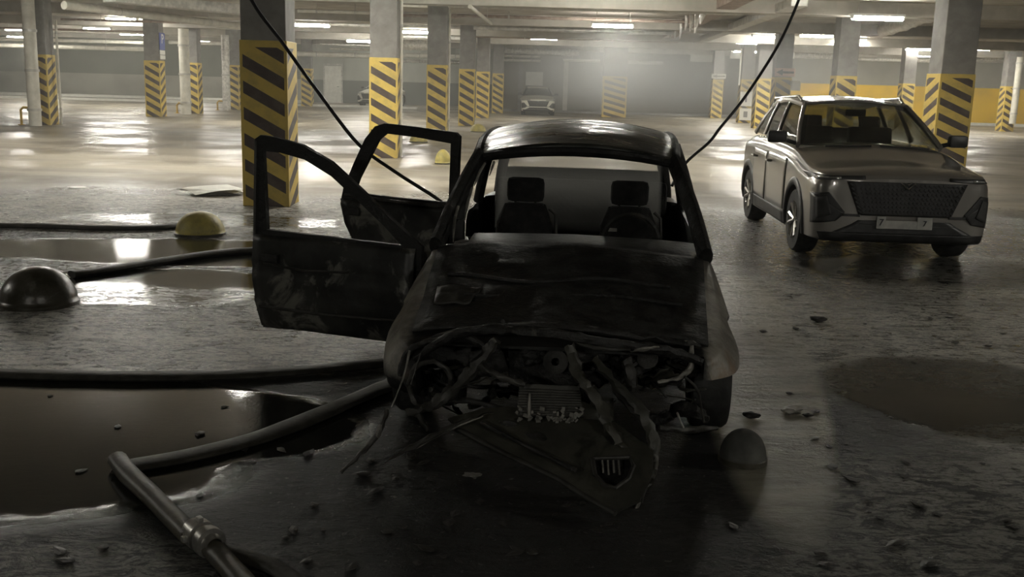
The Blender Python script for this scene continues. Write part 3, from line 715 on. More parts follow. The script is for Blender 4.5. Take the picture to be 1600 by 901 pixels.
# ------------------------------------------------------------------ silver parked car
SUVW = .925
def make_suv(name, label, paint, plate=True, detail=True):
    root = empty(name, label=label, cat='car')
    st = [(-.87, .50, .32, .72, .47, .87, .895), (-.84, .70, .27, .76, .64, .90, .93), (-.77, .84, .24, .80, .75, .93, .96), (-.6, .905, .23, .84, .79, .95, 1.0),
          (-.2, .925, .23, .88, .80, .99, 1.05), (.45, .92, .22, .97, .80, 1.10, 1.18), (1.2, .92, .22, 1.0, .80, 1.13, 1.16), (2.3, .93, .22, 1.02, .79, 1.14, 1.15),
          (3.1, .92, .24, 1.0, .76, 1.12, 1.13), (3.42, .84, .30, .98, .70, 1.08, 1.1), (3.55, .62, .42, .92, .52, 1.0, 1.02)]
    bl = loft(st); bv = bvh_of(bl); body = bl.build('body', paint, root, True)
    cs = []
    for y in (0, 2.72):
        for s in (-1, 1):
            c = MB(); disc(c, .40, s * .55, s * 1.3, y, .34); cs.append(c)
    bake_bool(body, cs)
    for p in body.data.polygons: p.use_smooth = True
    try: body.data.set_sharp_from_angle(angle=math.radians(35))
    except Exception: pass
    F = (0, 1, 0)
    def front(nm, quads, m, off=.006, th=.012, n=10, par=root):
        return conform(bv, quads, F, off, n).build(nm, m, par, True, thick=th)
    g = front('grille', [[(-.60, .86), (.60, .86), (.46, .52), (-.46, .52)]], M['black'], .008, n=16)
    if detail:
        b = MB()
        for i in range(7):
            zz = .56 + i * .045; hw = .46 + (zz - .52) / .34 * .13
            for u in range(-12, 13):
                x = u / 12 * hw * .96; h = bv.ray_cast(Vector((x, -3, zz)), Vector(F))[0]
                if h: b.box(h - Vector((0, .02, 0)), (.035, .008, .014), Matrix.Rotation(.6, 3, 'Y'))
        b.build('grille_pattern', M['galv'] if False else M['black'], g)
    for s in (-1, 1):
        q = [(s * .90, .905), (s * .42, .915), (s * .42, .885), (s * .90, .86)]
        hl = front('headlight', [q], M['black'], .010); 
        front('lamp_lens', [[(s * .86, .895), (s * .66, .90), (s * .66, .88), (s * .86, .875)]], M['lens'], .02, .01, 6, hl)
        fp = front('lower_lamp_pocket', [[(s * .90, .72), (s * .76, .74), (s * .60, .55), (s * .60, .53)], [(s * .90, .72), (s * .60, .53), (s * .68, .45), (s * .89, .41)]], M['black'], .008)
        front('lamp_lens', [[(s * .87, .68), (s * .78, .70), (s * .72, .52), (s * .86, .46)]], M['cabin'], .02, .01, 6, fp)
        front('bumper_slot', [[(s * .62, .53), (s * .44, .53), (s * .44, .505), (s * .62, .505)]], M['black'], .009)
    front('lower_intake', [[(-.46, .47), (.46, .47), (.52, .43), (-.52, .43)], [(-.52, .43), (.52, .43), (.70, .34), (-.70, .34)], [(-.84, .335), (.84, .335), (.80, .235), (-.80, .235)]], M['black'], .010, n=14)
    for s in (-1, 1): pass
    b = MB(); h = bv.ray_cast(Vector((0, -3, .83)), Vector(F))[0]
    b.tube([h + Vector((-.075, -.03, .03)), h + Vector((0, -.04, -.03)), h + Vector((.075, -.03, .03))], [.006, .014, .006], 8)
    b.tube([h + Vector((-.04, -.03, .035)), h + Vector((0, -.04, .01)), h + Vector((.04, -.03, .035))], [.004, .009, .004], 8); b.build('emblem', M['chrome'], root, True)
    if plate:
        h = bv.ray_cast(Vector((0, -3, .45)), Vector(F))[0]
        po = bpy.data.objects.new('number_plate', None); C.objects.link(po); po.parent = root; po.location = (.0, h.y - .03, .455)
        b = MB(); b.box((0, 0, -.02), (.56, .012, .085), bev=.005); b.box((-.235, -.002, .0), (.09, .014, .125), bev=.005); b.box((.2, -.002, .0), (.15, .014, .125), bev=.005); b.build('plate_panel', M['plate'], po)
        text(po, '7', .10, M['signblack'], (-.235, -.012, 0)); text(po, '7', .08, M['signblack'], (.2, -.012, 0))
    # side trim
    for s in (-1, 1):
        D = (-s, 0, 0)
        def side(nm, quads, m, off=.004, th=.008, n=8, par=root): return conform(bv, quads, D, off, n).build(nm, m, par, True, thick=th)
        for y0, y1, nm in ((.52, 1.55, 'front_door'), (1.60, 2.40, 'rear_door')):
            dn = side(nm, [[(y0, .40), (y0 - .02, .98), (y1, 1.0), (y1, .40)]], paint, .004, .008, 10)
            for yy in (y0 - .006, y1 + .006):
                side('door_gap', [[(yy, .40), (yy, 1.0), (yy + .012, 1.0), (yy + .012, .40)]], M['black'], .005, .004, 4, dn)
            hb = MB(); hh = bv.ray_cast(Vector((s * 3, y1 - .18, .90)), Vector(D))[0]
            hb.tube([hh + Vector((s * .01, -.1, 0)), hh + Vector((s * .05, -.07, 0)), hh + Vector((s * .05, .07, 0)), hh + Vector((s * .01, .1, 0))], .014, 8)
            hb.build('handle', paint, dn, True)
        side('sill_cladding', [[(.42, .24), (.42, .38), (2.32, .40), (2.32, .26)]], M['black'], .006, .012)
        for yc in (0, 2.72):
            b = MB(); pts = []
            for k in range(15):
                a = PI * (-.06 + 1.12 * k / 14); yy, zz = yc + math.cos(a) * .435, .34 + math.sin(a) * .435
                h = bv.ray_cast(Vector((s * 3, yy, max(zz, .26))), Vector(D))[0]
                if h is None: h = Vector((s * .85, yy, zz))
                pts.append(Vector((h.x, yy, max(zz, .25))))
            b.tube(pts, .045, 8, .5, upv=(1, 0, 0))
            b.build('wheel_arch_trim', M['black'], root, True)
        # mirror
        mo = MB(); mo.box((s * 1.02, .62, 1.22), (.22, .10, .14), Matrix.Rotation(s * .15, 3, 'Z'), bev=.04); mi_ = mo.build('door_mirror', M['black'], root, True)
        mo = MB(); mo.tube([(s * .80, .66, 1.15), (s * .95, .64, 1.19)], .025, 8); mo.build('mirror_arm', M['black'], mi_, True)
    Bn = [(.80, .52, 1.14), (.82, 1.58, 1.15), (.80, 2.42, 1.16), (.74, 3.36, 1.15)]
    Tn = [(.60, 1.22, 1.575), (.635, 1.75, 1.62), (.62, 2.45, 1.60), (.56, 3.12, 1.52)]
    greenhouse(root, Bn, Tn, paint, M['glassd'], paint, pil=.045, bowf=.12, crown=.05, pillar_mat=paint if detail else M['black'])
    if detail:
        for s in (-1, 1):
            b = MB(); b.tube([(s * .60, 1.35, 1.62), (s * .61, 1.5, 1.675), (s * .60, 2.9, 1.63), (s * .58, 3.05, 1.56)], .018, 8); b.build('luggage_rail', M['alloy'], root, True)
            b = MB(); b.box((s * .36, 1.75, 1.14), (.54, .14, .36), Matrix.Rotation(-.2, 3, 'X'), bev=.05); b.box((s * .36, 1.80, 1.36), (.26, .10, .18), bev=.04); b.build('seat', M['cabin'], root, True)
        b = MB(); b.box((0, 2.75, 1.17), (1.3, .12, .20), bev=.04); b.build('rear_seat', M['cabin'], root, True)
        b = MB(); b.box((0, 1.18, 1.50), (.24, .03, .08), bev=.01); b.build('inner_mirror', M['black'], root, True)
        b = MB(); b.tube([(-.55, .30, 1.145), (-.05, .28, 1.16)], .012, 6); b.tube([(.05, .28, 1.16), (.6, .33, 1.14)], .012, 6); b.build('wiper', M['black'], root)
    for y in (0, 2.72):
        for s in (-1, 1): lathe_wheel(root, s * .80, y, .345, .225, s, M['alloy'])
    return root
suv = make_suv('parked_car', 'silver grey crossover car with dark grille parked beside the large striped column', M['silver'])
SY = math.radians(2.2)
suv.location = (3.99, 11.22, 0); suv.rotation_euler.z = -SY
wc1 = make_suv('parked_car', 'white car parked far back in the dark garage bay, seen head on', M['whitecar'], False, False)
p = fl(837, 175); wc1.location = (p.x, 57.2, 0); wc1.scale = (1, 1, .92)
wc2 = make_suv('parked_car', 'far parked car mostly hidden behind the second striped column', M['whitecar'], False, False)
p = at(586, 160, 64.5); wc2.location = (p.x, 64.5, 0); wc2.rotation_euler.z = math.radians(-12); wc2.scale = (1, 1, .95)

# ------------------------------------------------------------------ burnt car
OX, OY, YAW = .27, 5.2, math.radians(5)
car = empty('burnt_car', (OX, OY, 0), -YAW, label='burnt-out black car with open doors and a collapsed front end', cat='car')
def cl(px, py, yl):
    """pixel on the plane y=yl of the burnt car's own space"""
    d = ray(px, py); c, s = math.cos(YAW), math.sin(YAW)
    t = (yl + OX * s + OY * c) / (d.x * s + d.y * c); P = d * t + Vector((0, 0, CZ)); X, Y = P.x - OX, P.y - OY
    return Vector((X * c - Y * s, yl, P.z))
st = [(-.60, .74, .30, .40, .66, .52, .55), (-.48, .84, .26, .44, .72, .555, .60), (-.2, .89, .24, .50, .74, .61, .66), (.1, .885, .22, .57, .75, .67, .72),
      (.6, .86, .22, .68, .76, .78, .83), (1.0, .85, .22, .72, .76, .82, .85), (2.2, .86, .22, .76, .75, .84, .86), (3.1, .85, .24, .78, .72, .86, .88), (3.5, .80, .3, .78, .66, .84, .86), (3.68, .6, .4, .74, .5, .8, .82)]
bl = loft(st); bvc = bvh_of(bl); body = bl.build('body', M['fender'], car, True)
cs = []
c = MB(); c.box((0, -.35, .33), (1.34, .9, .40)); cs.append(c)
c = MB(); c.box((0, -.50, .17), (2.2, .86, .52)); cs.append(c)                       # engine bay
c = MB(); c.box((0, 1.95, .80), (1.52, 1.9, 1.0)); cs.append(c)                      # cabin
c = MB(); c.box((-.8, 1.15, .66), (.4, .95, .70)); cs.append(c)                      # front door opening
c = MB(); c.box((-.8, 2.12, .68), (.4, .75, .66)); cs.append(c)                      # rear door opening
for y in (0.05, 2.5):
    for s in (-1, 1):
        c = MB(); disc(c, .345, s * .58, s * 1.3, y, .24); cs.append(c)
bake_bool(body, cs)
for p_ in body.data.polygons: p_.use_smooth = True
try: body.data.set_sharp_from_angle(angle=math.radians(35))
except Exception: pass
D = (0, 0, -1)
hd = conform(bvc, [[(-.70, -.50), (.70, -.50), (.76, .62), (-.76, .62)]], D, .014, 22)
hd.v = [(x, y, z + .018 * noise.noise(Vector((x * 3, y * 4, 1))) + .01 * noise.noise(Vector((x * 9, y * 9, 4)))) for x, y, z in hd.v]
hood = hd.build('hood', M['hoodblk'], car, 'all', thick=.012)
# buckled patches and ridges on the hood
b = MB(); b.tube([(x, .08 + .04 * math.sin(x * 5), .735 + .012 * math.sin(x * 9)) for x in [-.62 + k * .09 for k in range(14)]], .014, 6); b.tube([(x, -.12 + .05 * math.sin(x * 4 + 1), .685 + .01 * math.sin(x * 7)) for x in [-.5 + k * .1 for k in range(12)]], .012, 6)
b.build('hood_ridge', M['hoodblk'], hood, True)
pp = conform(bvc, [[(-.64, -.24), (-.46, -.26), (-.42, -.05), (-.66, -.02)]], D, .035, 8); pp.v = [(x, y, z + .02 * noise.noise(Vector((x * 14, y * 14, 2)))) for x, y, z in pp.v]
tag(pp.build('hood_blister', M['ashmetal'], hood, 'all', thick=.012), 'pale grey blistered patch of the hood')
# cowl, dash
b = MB(); rows = []
for k in range(6):
    t = k / 5; rows.append([(x * .76, .58 + .34 * t + .0 - .06 * (1 - x * x) * (1 - t), .775 + .05 * (1 - x * x) - .015 * t + .012 * noise.noise(Vector((x * 6, t * 3, 3)))) for x in [j / 8 - 1 for j in range(17)]])
b.grid(rows); b.build('cowl', M['char'], car, 'all', thick=.02)
b = MB(); b.box((0, .98, .70), (1.46, .12, .18), bev=.05); b.build('dashboard', M['char'], car, True)
b = MB(); b.lathe([(.17, 0), (.185, .012), (.17, .024), (.155, .012), (.17, 0)], 24, 'y', (.36, 1.10, .80)); b.tube([(.20, 1.11, .80), (.52, 1.11, .80)], .018, 6); b.tube([(.36, 1.11, .80), (.36, 1.02, .68)], .025, 6); b.build('steering_wheel', M['char'], car, True)
# greenhouse
Bn = [(.775, .62, .80), (.80, 1.68, .82), (.78, 2.62, .85), (.70, 3.38, .86)]
Tn = [(.615, 1.30, 1.275), (.64, 1.78, 1.36), (.63, 2.5, 1.39), (.57, 3.0, 1.34)]
greenhouse(car, Bn, Tn, M['hoodblk'], None, M['burntroof'], glasses=False, pil=.078, bowf=.10, crown=.085)
b = MB(); b.tube([(x * .62, 1.30 - .09 * (1 - x * x), 1.275 + .062 * (1 - x * x)) for x in [k / 6 - 1 for k in range(13)]], .038, 8, .8); b.build('windscreen_header', M['hoodblk'], car, True)
b = MB(); b.tube([(x * .56, 3.04 + .05 * (1 - x * x), 1.31 + .06 * (1 - x * x)) for x in [k / 6 - 1 for k in range(13)]], .045, 8); b.build('rear_window_header', M['hoodblk'], car, True)
b = MB()
rows = [[(x * .69, 3.36 - .10 * t + .06 * (1 - x * x), .86 + .2 * t) for x in [j / 8 - 1 for j in range(17)]] for t in (0, .5, 1)]
b.grid(rows); b.build('rear_shelf_edge', M['char'], car, True, thick=.03)
# melted bright shards along the windscreen pillar
for pts in ([(758, 255), (750, 268), (745, 280), (741, 290)], [(772, 253), (769, 262), (765, 274)], [(738, 293), (732, 312), (728, 330), (726, 345)], [(716, 322), (711, 340), (709, 358), (708, 378)]):
    P = [cl(px, py, 1.18 - (py - 250) / 130 * .62) for px, py in pts]; b = MB(); b.tube(P, [.008, .010, .008, .003][:len(P)] if len(P) > 3 else [.010, .008, .003], 6); tag(b.build('glass_shard', M['lightash'], car, True), 'pale strip of melted glass')
# seats
for s, lift in ((-1, 0), (1, -.01)):
    so = bpy.data.objects.new('seat', None); C.objects.link(so); so.parent = car; so.location = (s * .36, 1.72, 0)
    b = MB()
    rows = []
    for k in range(9):
        t = k / 8; z = .42 + .50 * t; wd = .23 - .02 * t - .05 * max(0, t - .75) * 4
        rows.append([(wd * math.cos(a) * (abs(math.cos(a)) ** -.4 if abs(math.cos(a)) > .05 else 1) * .9, .16 * t + .075 * math.sin(a) - .02 * noise.noise(Vector((a, t * 5, s))), z) for a in [2 * PI * j / 20 for j in range(21)]])
    b.grid(rows); b.box((0, .16, .91), (.26, .10, .04), bev=.02); b.build('seat_back', M['seatburnt'], so, 'all')
    b = MB(); b.box((0, -.18, .40), (.46, .46, .12), bev=.05); b.build('seat_cushion', M['seatburnt'], so, True)
    hr = MB(); rows = []
    hr.box((0, .18, 1.02), (.26, .09, .17), bev=.04); hr.build('headrest', M['seatburnt'], so, True)
    b = MB(); b.tube([(-.07, .17, .90), (-.07, .18, .99)], .009, 6); b.build('headrest_post', M['ashmetal'], so, True); b = MB(); b.tube([(.07, .17, .90), (.07, .18, .99)], .009, 6); b.build('headrest_post', M['ashmetal'], so, True); b = MB(); b.tube([(.17, .12, .90), (.215, .12, .86), (.225, .09, .74), (.22, .05, .6)], .012, 6); b.build('seat_frame', M['ashmetal'], so, True)
b = MB(); b.box((0, 2.80, .80), (1.34, .14, .44), Matrix.Rotation(-.2, 3, 'X'), bev=.05); b.build('rear_seat', M['seatburnt'], car, True)
b = MB(); b.box((0, 1.9, .29), (1.5, 1.8, .04)); b.build('cabin_floor', M['char'], car)
tag((lambda bb: (bb.box((.245, 1.62, .80), (.07, .02, .022), bev=.004), bb.build('buckle', M['lightash'], car))[1])(MB()), 'bright metal scrap on the seat')

# wheels (tyres burnt down)
for y, s in ((.05, -1), (.05, 1), (2.5, -1), (2.5, 1)):
    wo = lathe_wheel(car, s * .77, y, .255, .19, s, M['ashmetal'], alloy=False)
# doors
def door_shape(name, outer, hole, hinge, end, skin_z, skinmat, par):
    """outer/hole: (s,z) outlines; hinge,end: world xy"""
    h, e = Vector((*hinge, 0)), Vector((*end, 0)); dx = (e - h).normalized(); nrm = Vector((-dx.y, dx.x, 0))
    if nrm.y > 0: nrm = -nrm
    inv = car_mi
    def P(s, z, o=0.0): return inv @ (h + dx * s + Vector((0, 0, z)) + nrm * o)
    bm = bmesh.new()
    def loop(pts):
        vs = [bm.verts.new((s, z, 0)) for s, z in pts]; return [bm.edges.new((vs[i], vs[(i + 1) % len(vs)])) for i in range(len(vs))]
    ed = loop(outer) + loop(hole); bmesh.ops.triangle_fill(bm, edges=ed, use_beauty=True)
    # remove triangles inside the hole
    def inside(x, y, poly):
        c = False; n = len(poly)
        for i in range(n):
            (x1, y1), (x2, y2) = poly[i], poly[(i + 1) % n]
            if (y1 > y) != (y2 > y) and x < (x2 - x1) * (y - y1) / (y2 - y1) + x1: c = not c
        return c
    bad = [f for f in bm.faces if inside(f.calc_center_median().x, f.calc_center_median().y, hole)]
    if bad: bmesh.ops.delete(bm, geom=bad, context='FACES')
    r = bmesh.ops.extrude_face_region(bm, geom=bm.faces[:])
    for v in [g for g in r['geom'] if isinstance(g, bmesh.types.BMVert)]: v.co.z = -.035
    b = MB(); bm.verts.index_update(); b.add([P(v.co.x, v.co.y, -v.co.z if False else v.co.z) for v in bm.verts], [[v.index for v in f.verts] for f in bm.faces]); bm.free()
    o = b.build(name, M['hoodblk'], par)
    # outer skin, bulged
    lo, hi, rows = skin_z[0], skin_z[1], []
    s0f, s1f = skin_z[2], skin_z[3]
    for k in range(15):
        t = k / 14; z = lo + (hi - lo) * t; s0, s1 = s0f(z), s1f(z)
        bul = .045 * math.sin(PI * (.12 + .8 * t)) + (.012 if .28 < t < .34 else 0) - (.012 if .60 < t < .66 else 0)
        rows.append([P(s0 + (s1 - s0) * j / 16, z, bul + .008 + .008 * noise.noise(Vector((j * .35, t * 6, 5)))) for j in range(17)])
    b = MB(); b.grid(rows); b.build('door_skin', skinmat, o, 'all', thick=.012)
    return o, P
bpy.context.view_layer.update(); car_mi = car.matrix_world.inverted()
outer = [(.0, .24), (1.10, .20), (1.135, .45), (1.15, .78), (1.13, 1.37), (1.09, 1.395), (.98, 1.385), (.80, 1.35), (.60, 1.26), (.40, 1.11), (.20, .95), (.0, .80)]
hole = [(1.06, .82), (1.075, 1.30), (.95, 1.295), (.78, 1.262), (.60, 1.175), (.42, 1.04), (.24, .90), (.13, .80)]
fd, P = door_shape('front_door', outer, hole, (-.53, 5.85), (-1.56, 6.25), (.22, .79, lambda z: .03, lambda z: 1.09 + .05 * min(1, (z - .2) / .4)), M['doorburnt'], car)
b = MB(); b.box((0, 0, 0), (.14, .02, .055), bev=.01)
hp = P(1.0, .66, .075); R3 = Matrix.Rotation(math.atan2(P(1, 0).y - P(0, 0).y, P(1, 0).x - P(0, 0).x), 3, 'Z')
b.v = [tuple(R3 @ Vector(v) + hp) for v in b.v]; b.build('door_handle', M['char'], fd)
b = MB(); b.tube([P(.45, .62, .06), P(.75, .60, .06), P(1.05, .62, .055)], .008, 6); b.tube([P(.1, .36, .06), P(.6, .345, .065), P(1.08, .35, .06)], .010, 6); b.build('door_crease', M['ashmetal'], fd, True)
b = MB(); b.tube([P(1.135, .3, -.01), P(1.15, .78, -.01), P(1.125, 1.36, -.01)], .014, 6); b.build('door_edge', M['ashmetal'], fd, True)
for z in (.36, .66):
    b = MB(); b.tube([P(-.08, z, -.02), P(.03, z, -.02)], .025, 8); b.build('hinge', M['char'], fd, True)
outer = [(.0, .22), (.62, .24), (.70, .42), (.80, .58), (.88, .72), (.915, .86), (.89, .97), (.80, 1.16), (.71, 1.33), (.63, 1.42), (.55, 1.445), (.3, 1.43), (.0, 1.405), (-.03, 1.38)]
hole = [(.045, .93), (.035, 1.33), (.30, 1.36), (.54, 1.375), (.60, 1.33), (.68, 1.19), (.76, 1.05), (.80, .95), (.5, .935)]
rd, P = door_shape('rear_door', outer, hole, (-.41, 6.98), (-1.28, 7.35), (.26, .90, lambda z: .03, lambda z: .62 + max(0, (z - .3)) * .47), M['doorburnt'], car)
b = MB(); b.box((0, 0, 0), (.14, .02, .055), bev=.01); hp = P(.78, .82, .07); b.v = [tuple(R3 @ Vector(v) + hp) for v in b.v]; b.build('door_handle', M['char'], rd)
b = MB(); b.tube([P(.02, .9, .03), P(.5, .915, .05), P(.86, .93, .03)], .012, 6); b.build('door_edge', M['ashmetal'], rd, True)

# wrecked front end ---------------------------------------------------------
def tb(name, pts, r, m, label=None, par=car, flat=1.0, n=8, sm=6):
    """tube through (px, py, own y) points of the burnt car"""
    P = [cl(*p) for p in pts]; rr = r if isinstance(r, (list, tuple)) else [r] * len(P)
    Q = cat([(*p, q) for p, q in zip(P, rr)], sm) if len(P) > 2 else [(*P[0], rr[0]), (*P[1], rr[1])]
    b = MB(); b.tube([q[:3] for q in Q], [max(q[3], .001) for q in Q], n, flat); rm = max(rr) * .55
    b.v = [tuple(Vector(v) + Vector((noise.noise(Vector(v) * 31), noise.noise(Vector(v) * 31 + Vector((9, 0, 0))), noise.noise(Vector(v) * 31 + Vector((0, 9, 0))))) * rm) for v in b.v]
    o = b.build(name, m, par, True)
    if label: tag(o, label)
    return o
tb('bumper_beam', [(650, 560, -.62), (700, 527, -.72), (770, 515, -.78), (860, 520, -.80), (950, 535, -.78), (1040, 548, -.70), (1095, 565, -.6)], .022, M['char'])
tb('slam_panel', [(640, 545, -.5), (720, 518, -.58), (860, 510, -.6), (1000, 527, -.58), (1090, 540, -.5)], .030, M['char'], flat=.6)
tb('headlight_surround', [(640, 600, -.66), (650, 572, -.68), (682, 566, -.7), (702, 585, -.7), (700, 618, -.68), (676, 638, -.66), (648, 628, -.66), (639, 602, -.66)], .013, M['ashmetal'])
tb('arch_tube', [(625, 585, -.6), (640, 548, -.62), (680, 532, -.66), (730, 528, -.7), (762, 545, -.72)], .018, M['char'])
tb('chassis_leg', [(776, 530, -.72), (744, 570, -.74), (712, 606, -.76), (676, 632, -.78), (636, 646, -.78)], [.030, .036, .036, .032, .02], M['ashmetal'], flat=.7)
tb('chassis_brace', [(742, 566, -.75), (765, 580, -.78), (795, 593, -.8), (820, 600, -.8)], .016, M['ashmetal'])
tb('chassis_leg', [(890, 540, -.72), (905, 585, -.78), (930, 620, -.84), (950, 665, -.9), (975, 700, -.95)], [.03, .034, .036, .03, .02], M['panel'], flat=.6)
tb('wheel_arch_liner', [(930, 560, -.7), (960, 598, -.78), (1000, 640, -.86), (1020, 690, -.92), (1018, 740, -.98), (1000, 775, -1.0)], [.02, .026, .032, .028, .018, .006], M['panel'], flat=.7)
tb('cross_strut', [(660, 640, -.7), (720, 625, -.66), (790, 640, -.7)], .014, M['char'])
tb('hanging_wire', [(640, 548, -.8), (630, 590, -.82), (612, 636, -.84)], [.005, .004, .003], M['lightash'])
tb('hanging_wire', [(657, 552, -.75), (650, 575, -.78), (642, 600, -.8)], .003, M['ashmetal'])
tb('hanging_wire', [(1020, 700, -.95), (1012, 750, -1.02), (1003, 785, -1.08)], .004, M['ashmetal'])
tb('heater_hose', [(1080, 540, -.55), (1081, 560, -.58), (1077, 578, -.6), (1058, 590, -.62), (1028, 598, -.64)], [.008, .014, .014, .009, .006], M['lightash'], 'pale bent hose end')
tb('broken_trim', [(985, 548, -.75), (1005, 545, -.78), (1030, 542, -.78), (948, 546, -.7)][0:3], [.006, .010, .003], M['lightash'])
tb('broken_trim', [(900, 535, -.78), (930, 543, -.8), (985, 547, -.8)], [.004, .010, .006], M['ashmetal'])
tb('intake_pipe', [(975, 560, -.62), (985, 580, -.64), (985, 610, -.66)], [.022, .026, .022], M['ashmetal'])
tb('coolant_pipe', [(960, 610, -.7), (985, 635, -.76), (1010, 665, -.8)], [.014, .02, .016], M['ashmetal'])
for i in range(64):
    x0 = random.uniform(640, 1085); y0 = random.uniform(528, 640); a = random.uniform(-1.2, 1.2); L = random.uniform(25, 70)
    x1, y1 = x0 + L * math.cos(a), y0 + L * math.sin(a) * .6; x1 = min(x1, 1100)
    tb('engine_bay_wreckage', [(x0, y0, -.3 + random.uniform(-.15, .1)), ((x0 + x1) / 2 + random.uniform(-12, 12), (y0 + y1) / 2 + random.uniform(-12, 6), -.36), (x1, y1, -.3 + random.uniform(-.2, .1))], random.uniform(.004, .018), M[random.choice(['char', 'char', 'ashmetal', 'panel'])], n=6, sm=4, flat=random.choice([1.0, .4]))
b = MB(); 
for (px, py, yl, d) in ((740, 560, -.25, (.2, .2, .16)), (855, 560, -.3, (.36, .24, .22)), (965, 565, -.2, (.22, .2, .18)), (1040, 570, -.2, (.2, .2, .16)), (690, 600, -.2, (.22, .2, .2))):
    b.box(cl(px, py, yl), d, Matrix.Rotation(random.uniform(-.3, .3), 3, 'Z') @ Matrix.Rotation(random.uniform(-.2, .2), 3, 'Y'), bev=.04)
b.build('engine_block', M['char'], car, True)
b = MB(); b.lathe([(.001, 0), (.05, 0), (.055, .02), (.055, .05), (.001, .05)], 20, 'y', cl(1012, 560, -.5)); b.build('pulley', M['ashmetal'], car, True); b = MB(); b.lathe([(.02, 0), (.06, 0), (.06, .03)], 20, 'y', cl(868, 565, -.5)); b.build('pulley', M['ashmetal'], car, True)
for i in range(22):   # crumpled sheet scraps filling the bay
    px, py = random.uniform(640, 1090), random.uniform(540, 655); cpt = cl(px, py, random.uniform(-.5, .0)); sz = random.uniform(.05, .13); R = Matrix.Rotation(random.uniform(-1, 1), 3, 'X') @ Matrix.Rotation(random.uniform(-1, 1), 3, 'Y')
    b = MB(); b.grid([[cpt + R @ Vector(((i_ / 5 - .5) * sz * 2, .05 * noise.noise(Vector((i_ * .8, j_ * .8, i))), (j_ / 5 - .5) * sz * 1.2)) for i_ in range(6)] for j_ in range(6)])
    b.build('torn_sheet', M[random.choice(['char', 'char', 'panel'])], car, 'all', thick=.006)
# radiator with pale ash on its lower edge
pr = [cl(812, 600, -.72), cl(905, 604, -.72), cl(912, 652, -.78), cl(808, 650, -.78)]
rad = bpy.data.objects.new('radiator', None); C.objects.link(rad); rad.parent = car
b = MB(); b.grid([[lerp(lerp(pr[0], pr[1], i / 4), lerp(pr[3], pr[2], i / 4), j / 4) for i in range(5)] for j in range(5)]); b.build('core', M['panel'], rad, thick=.03)
b = MB()
for j in range(1, 12):
    a_, c_ = lerp(pr[0], pr[3], j / 12), lerp(pr[1], pr[2], j / 12); b.tube([Vector(a_) + Vector((0, -.022, 0)), Vector(c_) + Vector((0, -.022, 0))], .004, 5)
b.build('fin', M['ashmetal'], rad)
for k in range(26):
    pass
b = MB()
for k in range(60):
    t = random.random(); p_ = Vector(lerp(pr[3], pr[2], t)) + Vector((0, -.03, random.uniform(-.01, .04) * random.random() * 1.6)); b.box(p_, (random.uniform(.005, .022), .01, random.uniform(.004, .02)), Matrix.Rotation(random.uniform(-1, 1), 3, 'Y'))
b.tube([Vector(lerp(pr[0], pr[3], .2)) + Vector((.05, -.03, 0)), Vector(lerp(pr[0], pr[3], .95)) + Vector((.055, -.03, 0))], [.006, .012], 6)
tag(b.build('ash_crust', M['lightash'], rad), 'pale ash crust')
# drooping undershield with two oval holes
def at_s(px, py, yl): return cl(px, py, yl)
def panel_mesh(name, outline, holes, plane, thick, m, par, label=None, disp=.01):
    """outline/holes in pixels, plane(px,py)->own y; filled, extruded along the view-facing normal"""
    bm = bmesh.new(); ed = []
    for lp in [outline] + holes:
        vs = [bm.verts.new((x, y, 0)) for x, y in lp]; ed += [bm.edges.new((vs[i], vs[(i + 1) % len(vs)])) for i in range(len(vs))]
    bmesh.ops.triangle_fill(bm, edges=ed, use_beauty=True)
    def inside(x, y, poly):
        c = False; n = len(poly)
        for i in range(n):
            (x1, y1), (x2, y2) = poly[i], poly[(i + 1) % n]
            if (y1 > y) != (y2 > y) and x < (x2 - x1) * (y - y1) / (y2 - y1) + x1: c = not c
        return c
    bad = [f for f in bm.faces for hl in holes if inside(f.calc_center_median().x, f.calc_center_median().y, hl)]
    if bad: bmesh.ops.delete(bm, geom=list(set(bad)), context='FACES')
    b = MB(); bm.verts.index_update()
    b.add([cl(v.co.x, v.co.y, plane(v.co.x, v.co.y)) for v in bm.verts], [[v.index for v in f.verts] for f in bm.faces]); bm.free()
    o = b.build(name, m, par, thick=thick)
    if label: tag(o, label)
    return o
def oval(cx, cy, rx, ry, a, n=16): return [(cx + rx * math.cos(2 * PI * k / n) * math.cos(a) - ry * math.sin(2 * PI * k / n) * math.sin(a), cy + rx * math.cos(2 * PI * k / n) * math.sin(a) + ry * math.sin(2 * PI * k / n) * math.cos(a)) for k in range(n)]
pl = lambda x, y: -.72 - (y - 640) * .0036
mouth = [(926, 716), (984, 714), (990, 728), (982, 748), (962, 762), (945, 758), (930, 742)]
sh = panel_mesh('undershield', [(700, 655), (752, 640), (795, 636), (905, 655), (960, 660), (1000, 690), (1022, 700), (1018, 745), (1000, 782), (962, 800), (918, 776), (870, 744), (800, 712), (745, 690)], [oval(795, 662, 16, 6, .15), oval(838, 682, 18, 8, .3), mouth], pl, .014, M['panel'], car)
P_ = [cl(x, y, pl(x, y) - .01) for x, y in [(712, 668), (760, 694), (800, 714), (870, 747), (918, 778), (962, 802)]]
b = MB(); b.tube(P_, .012, 8); b.build('shield_rim', M['ashmetal'], sh, True)
P_ = [cl(x, y, pl(x, y) - .012) for x, y in mouth + mouth[:1]]; b = MB(); b.tube(P_, .010, 8); b.build('mouth_rim', M['ashmetal'], sh, True)
pb = [cl(x, y, pl(x, y) + .06) for x, y in [(924, 712), (990, 712), (985, 765), (935, 765)]]; b = MB(); b.grid([[pb[0], pb[1]], [pb[3], pb[2]]]); b.build('mouth_back', M['char'], sh, thick=.01)
b = MB()
